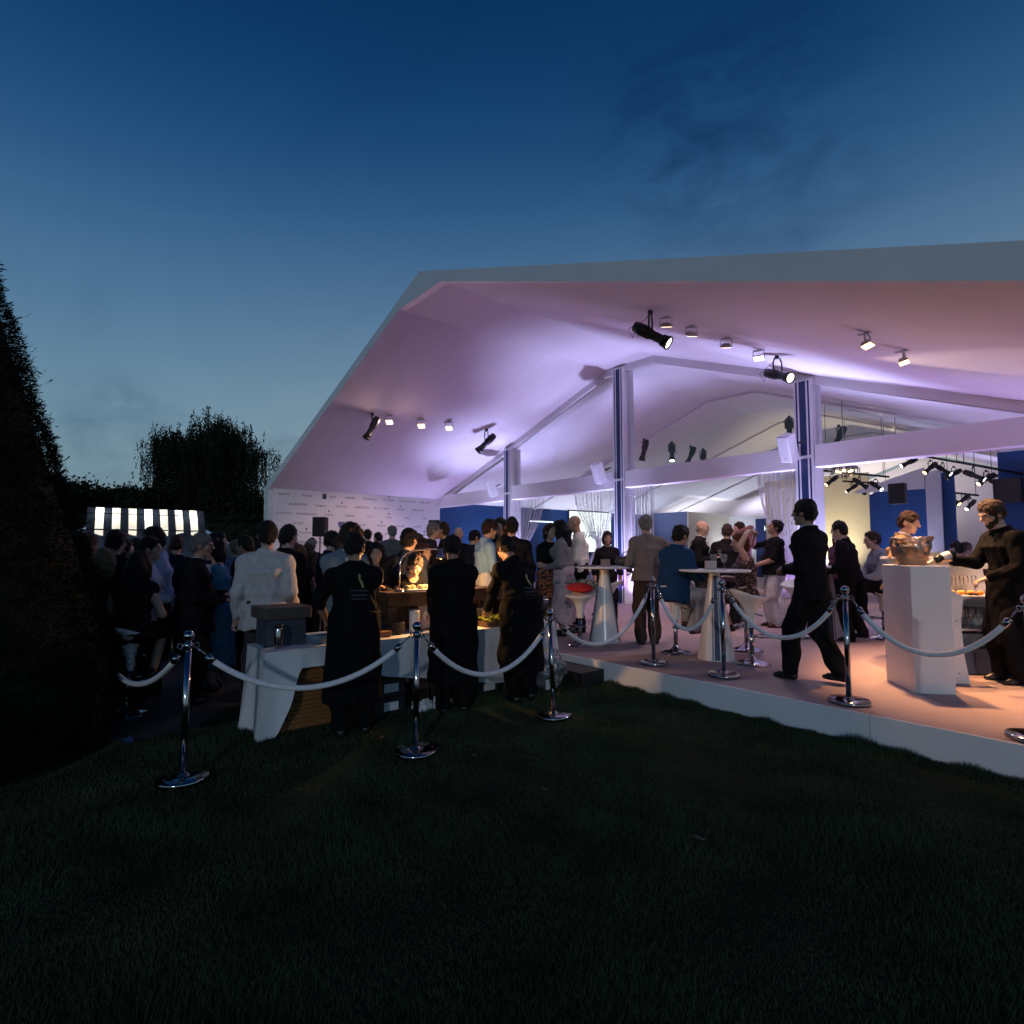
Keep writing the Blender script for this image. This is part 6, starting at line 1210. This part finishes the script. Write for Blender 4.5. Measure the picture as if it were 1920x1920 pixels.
p11 = person('seated man in a blue blazer with his back half turned', (4.56, 1.15), PZ, 1.83, 82, NEAR, lean=12, pel=(0, 0, 0.80), hy=8, hp=14, wl=(-0.06, 0.42, 0.96), wr=(0.16, 0.38, 0.92), fl=(-0.10, 0.36, 0.38), fr=(0.12, 0.24, 0.32), hc='black', skin='tan', top=('jacket', (0.016, 0.05, 0.12)), hem=-0.16, bottom=('trousers', (0.36, 0.37, 0.40)), collar=(0.5, 0.52, 0.55), girth=1.12, shoe=(0.03, 0.018, 0.012))
p12 = person('man in a beige grey jacket standing with his back to the ropes', (3.90, 1.52), PZ, 1.83, 150, NEAR, lean=3, hp=4, hy=8, wr=(0.44, 0.26, 1.12), er_=(1, -0.3, 0.1), wl=(-0.18, 0.22, 1.0), hc='grey', top=('jacket', (0.17, 0.145, 0.14)), hem=-0.10, bottom=('trousers', (0.06, 0.045, 0.036)), girth=1.08)
person('woman in a black shirt facing out behind the cone table', (2.07, 2.73), PZ, 1.66, -38, MID, female=True, hair='tied', hc='black', skin='tan', top=('shirt', BLK), sleeve=1.6, bottom=('trousers', BLK))
person('bald man in a white shirt turned to the left', (2.45, 1.64), PZ, 1.90, 228, NEAR, hp=10, hair='bald', hc='', skin='tan', top=('shirt', (0.66, 0.64, 0.58)), hem=-0.05, wl=(-0.12, 0.30, 1.02), wr=(0.10, 0.30, 1.02), bottom=('trousers', BLK))
person('long haired woman in a grey blazer and pale pink skirt', (2.55, 1.17), PZ, 1.80, 212, NEAR, female=True, hair='long', hc='black', hp=4, wl=(-0.10, 0.24, 1.02), wr=(0.10, 0.24, 1.02), top=('jacket', (0.24, 0.22, 0.22)), hem=-0.16, bottom=('skirt', (0.55, 0.42, 0.45), 0.22), girth=0.98)
person('smiling woman in a black top and orange patterned skirt', (2.24, 1.12), PZ, 1.75, -8, MID, female=True, hair='tied', hc='brown', top=('tee', BLK), sleeve=0.7, wl=(-0.2, 0.18, 1.02), wr=(0.10, 0.30, 1.06), bottom=('skirt', 'orange_print', 0.35))
person('man in a dark suit seen from behind beyond the third chef', (3.14, -0.36), PZ, 1.76, 150, MID, hp=4, hc='black', top=('jacket', BLK), hem=-0.14, bottom=('trousers', BLK))
person('woman with long brown hair smiling between two men', (2.72, -0.20), PZ, 1.77, -62, MID, female=True, hair='long', hc='brown', top=('dress', BLK), sleeve=0, bottom=('skirt', BLK, 0.4))
person('man in a pale blue shirt and white belted trousers', (2.84, -0.60), PZ, 1.74, 74, NEAR, hp=12, hc='brown', wl=(-0.10, 0.26, 1.06), wr=(0.16, 0.26, 1.02), top=('shirt', (0.20, 0.34, 0.52)), sleeve=2, hem=-0.0, bottom=('trousers', (0.58, 0.60, 0.62)), belt=(0.03, 0.02, 0.015))
# --- the three chefs at the buffet
ch = []
for (lb, uv, H, fc, ln, hp_, hy_, kw) in (('first chef in black with a feather emblem on the back', (4.27, -3.06), 1.74, 165, 10, 22, 18, dict(wl=(-0.20, 0.36, 0.96), wr=(0.14, 0.40, 0.92), el_=(-1, -0.6, 0), sleeve=1.12)),
        ('second chef in a long black apron under the lamp', (4.26, -2.02), 1.74, 158, 8, 22, 10, dict(wl=(-0.16, 0.42, 0.94), wr=(0.20, 0.40, 0.94), sleeve=2, el_=(-1, -0.7, 0), er_=(1, -0.7, 0))),
        ('third chef bending over the salad at the far end', (4.36, -1.22), 1.80, 176, 22, 34, -6, dict(wl=(-0.12, 0.48, 0.90), wr=(0.14, 0.46, 0.92), sleeve=2))):
    c_ = person(lb, uv, 0, H, fc, NEAR, lean=ln, hp=hp_, hy=hy_, hc='black', skin='tan', top=('shirt', (0.0075, 0.0075, 0.009)), hem=-0.10, bottom=('trousers', (0.008, 0.008, 0.009)), apron=((0.0075, 0.0075, 0.009), 0.30), group='chefs in black at the buffet', girth=1.08, **kw); ch.append(c_)
def back_mark(body, pts, mt, off=0.004):     # flat print on the back of a shirt, following its surface
    sh = [c for c in body.children if c.name.startswith(('shirt', 'jacket'))][0]; co_ = np.array([v.co[:] for v in sh.data.vertices]); V = []
    for (x, z) in pts:
        d = (co_[:, 0] - x) ** 2 + (co_[:, 2] - z) ** 2; i = np.argsort(d)[:40]; V.append((x, co_[i, 1].min() - off, z))
    m = MB(); m.add(V, [tuple(range(len(V)))]); return m.build('printed_emblem', mt, sh)
FEA = mat('feather_print', (0.32, 0.34, 0.12), 0.7, var=0.1); LIN = mat('pale_print', (0.08, 0.10, 0.13), 0.7, var=0)
for c_, dz_ in ((ch[0], 0), (ch[2], -0.05)):
    sgn = [(0.020, 1.375), (0.038, 1.36), (0.030, 1.33), (0.050, 1.30), (0.060, 1.255), (0.050, 1.25), (0.034, 1.28), (0.014, 1.32), (0.010, 1.355)]
    back_mark(c_, [(x, z + dz_) for x, z in sgn], FEA)
    back_mark(c_, [(-0.06, 1.236 + dz_), (0.10, 1.230 + dz_), (0.10, 1.224 + dz_), (-0.06, 1.230 + dz_)], LIN); back_mark(c_, [(-0.05, 1.165 + dz_), (0.09, 1.160 + dz_), (0.09, 1.155 + dz_), (-0.05, 1.160 + dz_)], LIN)
    for k in range(8): x = -0.045 + k * 0.017; back_mark(c_, [(x, 1.185 + dz_), (x + 0.010, 1.185 + dz_), (x + 0.010, 1.197 + dz_ + 0.006 * (k % 3 == 0)), (x, 1.197 + dz_)], LIN)
# --- guests across the buffet
person('woman bending into the lamp light with a bare shoulder', (2.98, -1.98), 0, 1.66, 12, NEAR, female=True, lean=36, hp=34, hy=40, wl=(-0.14, 0.46, 0.96), wr=(0.12, 0.48, 0.98), hair='bob', hc='brown', top=('dress', BLK), sleeve=0, bottom=('skirt', BLK, 0.4))
p24 = person('dark haired woman looking out over her wine glass', (3.00, -2.24), 0, 1.66, -28, NEAR, female=True, hair='long', hc='black', top=('jacket', (0.02, 0.018, 0.02)), hem=-0.05, bottom=('trousers', BLK), wl=(-0.10, 0.26, 1.22), wr=(0.14, 0.24, 1.05), hp=6)
person('young man in a grey blue jacket looking down at the food', (2.89, -2.58), 0, 1.86, -2, NEAR, lean=8, hp=30, hair='curly', hc='brown', skin='tan', top=('jacket', (0.13, 0.19, 0.24)), hem=-0.12, bottom=('trousers', CHAR), collar=(0.6, 0.6, 0.62), wl=(-0.16, 0.34, 1.0), wr=(0.12, 0.36, 0.98))
person('man in a pale cream blazer with his back to the camera', (3.02, -3.45), 0, 1.86, 152, NEAR, hp=6, hy=-16, hc='black', top=('jacket', (0.46, 0.45, 0.46)), hem=-0.20, bottom=('trousers', (0.045, 0.045, 0.05)), wl=(-0.25, 0.04, 0.87), wr=(0.23, 0.16, 0.96), el_=(-0.15, -1, 0), er_=(0.15, -1, 0), girth=0.95)
person('dark haired man just beyond the cream blazer', (2.00, -2.95), 0, 1.87, 120, MID, hc='black', top=('jacket', BLK), bottom=('trousers', BLK))
person('brown haired woman in a dark dress beyond the cream blazer', (1.34, -2.55), 0, 1.64, 150, MID, female=True, hair='long', hc='brown', top=('dress', (0.05, 0.02, 0.02)), sleeve=0, bottom=('skirt', (0.05, 0.02, 0.02), 0.4))
person('man in a dark jacket standing under the black loudspeaker', (1.01, -2.03), 0, 1.84, 85, MID, hc='black', top=('jacket', NAV), bottom=('trousers', BLK), collar=(0.5, 0.5, 0.5))
for k, (lb, uv, H, fc, kw) in enumerate((('short haired guest far off before the logo wall', (-2.82, 0.39), 1.78, 160, dict(hc='black', top=('jacket', BLK))), ('second short haired guest far off before the logo wall', (-2.90, 0.72), 1.72, 200, dict(hc='black', top=('shirt', CHAR))),
        ('grey haired man in a grey jacket before the logo wall', (-1.41, 0.25), 1.82, 150, dict(hc='grey', top=('jacket', (0.10, 0.10, 0.10)))), ('grey haired man with glasses near the second loudspeaker', (1.25, -0.49), 1.75, 60, dict(hc='grey', top=('jacket', CHAR))),
        ('man in profile lit warmly before the blue wall', (1.23, -0.16), 1.77, 225, dict(hc='brown', top=('shirt', BLK))), ('bald man facing out before the blue wall', (1.05, 0.20), 1.71, -40, dict(hair='bald', hc='brown', top=('jacket', BLK), collar=(0.5, 0.5, 0.5))), ('dark haired man leaning in beside the pale blue shirt', (1.35, 0.22), 1.66, 80, dict(hc='black', top=('jacket', NAV), hp=16)))):
    person(lb, uv, PZ if uv[1] > 0.06 or uv[0] > 0.4 else 0, H, fc, MID if k > 2 else FAR, bottom=('trousers', BLK), **kw)
person('dark haired man in a dark blue suit across from the second chef', (2.85, -1.78), 0, 1.83, 120, NEAR, hc='black', top=('jacket', NAV), bottom=('trousers', BLK), collar=(0.4, 0.45, 0.55))
person('woman with sunglasses on her head behind the heat lamp', (2.02, -1.10), 0, 1.80, 200, MID, female=True, hair='tied', hc='brown', top=('dress', BLK), sleeve=0, bottom=('skirt', BLK, 0.4))
person('woman with a fringe glancing sideways behind the heat lamp', (2.30, -1.25), 0, 1.66, 10, MID, female=True, hair='bob', hc='brown', top=('shirt', CHAR), bottom=('trousers', BLK))
# --- the dark crowd by the hedge
person('woman in a dark dress sitting on the stool beside the hedge', (2.42, -4.50), 0, 1.66, 150, MID, female=True, lean=10, pel=(0, 0, 0.86), fl=(-0.1, 0.36, 0.42), fr=(0.1, 0.32, 0.40), hair='long', hc='black', top=('dress', (0.03, 0.010, 0.012)), sleeve=0, bottom=('lap', (0.03, 0.010, 0.012)), wl=(-0.16, 0.3, 1.0), wr=(0.16, 0.3, 1.0))
person('blonde woman sitting in the dark next to the hedge', (1.80, -4.75), 0, 1.68, 120, MID, female=True, lean=6, pel=(0, 0, 0.86), fl=(-0.1, 0.36, 0.42), fr=(0.1, 0.32, 0.40), hair='long', hc='blond', top=('dress', BLK), sleeve=0, bottom=('lap', BLK), wl=(-0.16, 0.3, 1.0), wr=(0.16, 0.3, 1.0))
person('dark figure standing behind the seated women', (1.45, -4.60), 0, 1.79, 140, MID, hc='black', top=('jacket', BLK), bottom=('trousers', BLK))
person('red haired guest at the very edge of the hedge', (1.15, -4.85), 0, 1.74, 120, MID, hair='bob', hc='red', top=('shirt', BLK), bottom=('trousers', BLK))
p40 = person('woman in a pale blouse turned to the man in the blue shirt', (1.92, -4.36), 0, 1.71, 62, MID, female=True, hair='bob', hc='black', top=('shirt', (0.5, 0.54, 0.64)), hem=-0.12, bottom=('trousers', BLK), wr=(0.12, 0.30, 1.10), wl=(-0.10, 0.30, 1.08))
p41 = person('tall man in an open light blue shirt holding a glass', (1.58, -4.16), 0, 1.83, 260, MID, hc='black', skin='tan', hy=-20, hp=8, top=('shirt', (0.36, 0.48, 0.72)), hem=-0.10, bottom=('trousers', BLK), wr=(0.12, 0.30, 1.12), wl=(-0.14, 0.30, 1.10))
person('stout man in a black suit among the dark crowd', (2.16, -3.92), 0, 1.75, 70, NEAR, lean=2, hc='grey', skin='tan', top=('jacket', BLK), hem=-0.22, bottom=('trousers', BLK), girth=1.22, collar=(0.4, 0.42, 0.5), wl=(-0.12, 0.28, 1.1), wr=(0.16, 0.3, 1.06))
p43 = person('woman in a long blue dress holding a glass', (1.80, -3.60), 0, 1.70, 240, MID, female=True, hair='bob', hc='black', top=('dress', (0.05, 0.20, 0.32)), sleeve=0.4, bottom=('skirt', (0.05, 0.20, 0.32), 0.28), wl=(-0.12, 0.28, 1.14), wr=(0.14, 0.26, 1.08))
person('lit kiosk seller under the striped awning', (-3.10, -3.22), 0.0, 1.73, -45, MID, hc='blond', skin='fair', top=('shirt', (0.06, 0.065, 0.08)), bottom=('trousers', BLK), collar=(0.6, 0.58, 0.5), hp=14)
person('man with short fair hair right of the kiosk', (-0.68, -2.81), 0, 1.72, 200, MID, hc='blond', top=('shirt', (0.12, 0.16, 0.24)), bottom=('trousers', BLK))
person('red haired woman in the dark behind the cream blazer', (0.54, -2.95), 0, 1.74, 240, MID, female=True, hair='bob', hc='red', top=('shirt', BLK), bottom=('trousers', BLK))
for k, (lb, x, d, H, fc, kw) in enumerate((('dark haired guest in the crowd before the willow', (-1.6, -2.2), 0, 1.74, 150, dict(hc='black')), ('guest in white among the far crowd', (-2.4, -1.4), 0, 1.72, 60, dict(hc='brown', top=('shirt', (0.35, 0.36, 0.4)))), ('long haired guest in the far crowd', (-0.3, -1.8), 0, 1.68, 200, dict(female=True, hair='long', hc='brown')), ('guest at the far left of the crowd beside the kiosk', (0.2, -4.3), 0, 1.72, 100, dict(hc='brown')))):
    person(lb, x, 0, H, fc, FAR, bottom=('trousers', BLK), **kw)
for k, (lb, x, H, fc, kw) in enumerate((('man with cropped hair deep in the dark crowd', (0.9, -3.5), 1.80, 60, dict(hc='black', top=('jacket', NAV))), ('woman with tied hair near the kiosk counter', (-1.2, -3.6), 1.68, 170, dict(female=True, hair='tied', hc='brown', top=('shirt', CHAR))), ('man in a dark shirt queueing at the kiosk', (-0.4, -3.7), 1.78, 165, dict(hc='brown', top=('shirt', NAV))),
        ('broad guest between the kiosk and the cream blazer', (0.7, -3.0), 1.76, 220, dict(hc='black', girth=1.15, top=('jacket', BLK))), ('woman in a grey top among the crowd', (0.2, -2.4), 1.69, 40, dict(female=True, hair='bob', hc='black', top=('shirt', (0.12, 0.12, 0.14)))), ('grey haired guest at the back of the crowd', (-0.9, -1.6), 1.75, 140, dict(hc='grey', top=('jacket', CHAR))),
        ('tall guest before the left end of the logo wall', (-3.6, -0.6), 1.84, 130, dict(hc='brown', top=('jacket', BLK))), ('guest in dark red before the logo wall', (-1.9, -0.5), 1.70, 250, dict(female=True, hair='long', hc='black', top=('shirt', (0.06, 0.012, 0.015)))), ('dark suited guest behind the grey blue jacket', (1.9, -2.2), 1.74, 190, dict(hc='black', top=('jacket', BLK))), ('dark haired guest between hedge and kiosk', (0.9, -4.5), 1.70, 90, dict(female=True, hair='bob', hc='black', top=('shirt', BLK))))):
    person(lb, x, 0, H, fc, FAR, bottom=('trousers', BLK), wl=(-0.14, 0.28, 1.06), wr=(0.2, 0.2, 0.98), **kw)
# --- guests deep inside
for k, (lb, uv, fc, kw) in enumerate((('seated guest in a pink shirt behind the bar', (5.9, 9.3), 150, dict(top=('shirt', (0.5, 0.30, 0.42)), hc='brown')), ('seated guest in a pale shirt at the picture edge', (7.1, 9.2), 150, dict(top=('shirt', (0.5, 0.35, 0.5)), hc='black')), ('seated guest in black left of the tan jacket', (5.3, 8.2), 200, dict(top=('shirt', BLK), hc='brown')), ('seated guest in dark blue beyond the champagne flute', (6.15, 7.6), 160, dict(top=('shirt', NAV), hc='black')))):
    person(lb, uv, PZ, 1.78, fc, FAR, pel=(0, 0, 0.66), fl=(-0.1, 0.38, 0.1), fr=(0.1, 0.38, 0.1), bottom=('trousers', BLK), **kw)
    m = MB(); m.rbox((0, 0, 0.44), (0.42, 0.42, 0.05), 0.06)
    r = empty('side_chair', (uv[0], uv[1], PZ), rz=R_(fc - 90), label='white chair under the ' + lb.replace('seated ', ''), cat='chair', group='white chairs inside'); m.build('seat', STOOLW, r); m = MB(); m.rbox((0, -0.2, 0.66), (0.40, 0.03, 0.36), 0.01); m.build('backrest', STOOLW, r)
    for a in (-0.17, 0.17):
        for b in (-0.17, 0.17): m = MB(); m.tube([(a, b, 0), (a, b, 0.42)], 0.014, 6); m.build('leg', CHROME, r)
# --- things held in hands
def held(body, which, label, kind='wine'):
    o = flute(kind).build('wine_glass', GLASS); p = hand_world(body, which); o.location = p - Vector((0, 0, 0.07)); tag(o, label, 'glass'); m = MB(); m.lathe([(0.006, 0.085), (0.026, 0.105), (0.034, 0.13)], (0, 0, 0), 10); m.build('wine', mat('white_wine', (0.35, 0.3, 0.14), 0.1, var=0), o); return o
held(p24, 'hand_l', 'wine glass in the hand of the dark haired woman'); held(p41, 'hand_r', 'glass held by the tall man in light blue'); held(p43, 'hand_l', 'glass held by the woman in the blue dress'); held(p10, 'hand_r', 'glass held by the smiling bald man')
o = held(p7, 'hand_r', 'small glass tipped to the mouth of the stout man'); o.rotation_euler = (R_(-50), 0, R_(40))
b_ = bottle('dark bottle being poured by the bartender', (0, 0, 0), DG, FO); hw = hand_world(p2, 'hand_r'); dn = Vector((math.cos(R_(222)), math.sin(R_(222)), -0.45)).normalized()
b_.rotation_euler = dn.to_track_quat('Z', 'Y').to_euler(); b_.location = hw - dn * 0.12 + Vector((0, 0, 0.02))
# ---- lettering to real meshes
dg = bpy.context.evaluated_depsgraph_get()
for o in [o for o in bpy.data.objects if o.type == 'FONT']:
    me = bpy.data.meshes.new_from_object(o.evaluated_get(dg)); nm = o.name.split('.')[0]; n_ = bpy.data.objects.new(nm, me); col.objects.link(n_); M0 = o.matrix_local.copy(); n_.parent = o.parent; n_.matrix_parent_inverse = o.matrix_parent_inverse.copy(); n_.matrix_local = M0
    if o.get('kind'): n_['kind'] = o['kind']
    if not me.materials: me.materials.append(o.data.materials[0])
    bpy.data.objects.remove(o)
print('TRIS', sum(len(o.data.loops) - 2 * len(o.data.polygons) for o in bpy.data.objects if o.type == 'MESH'))
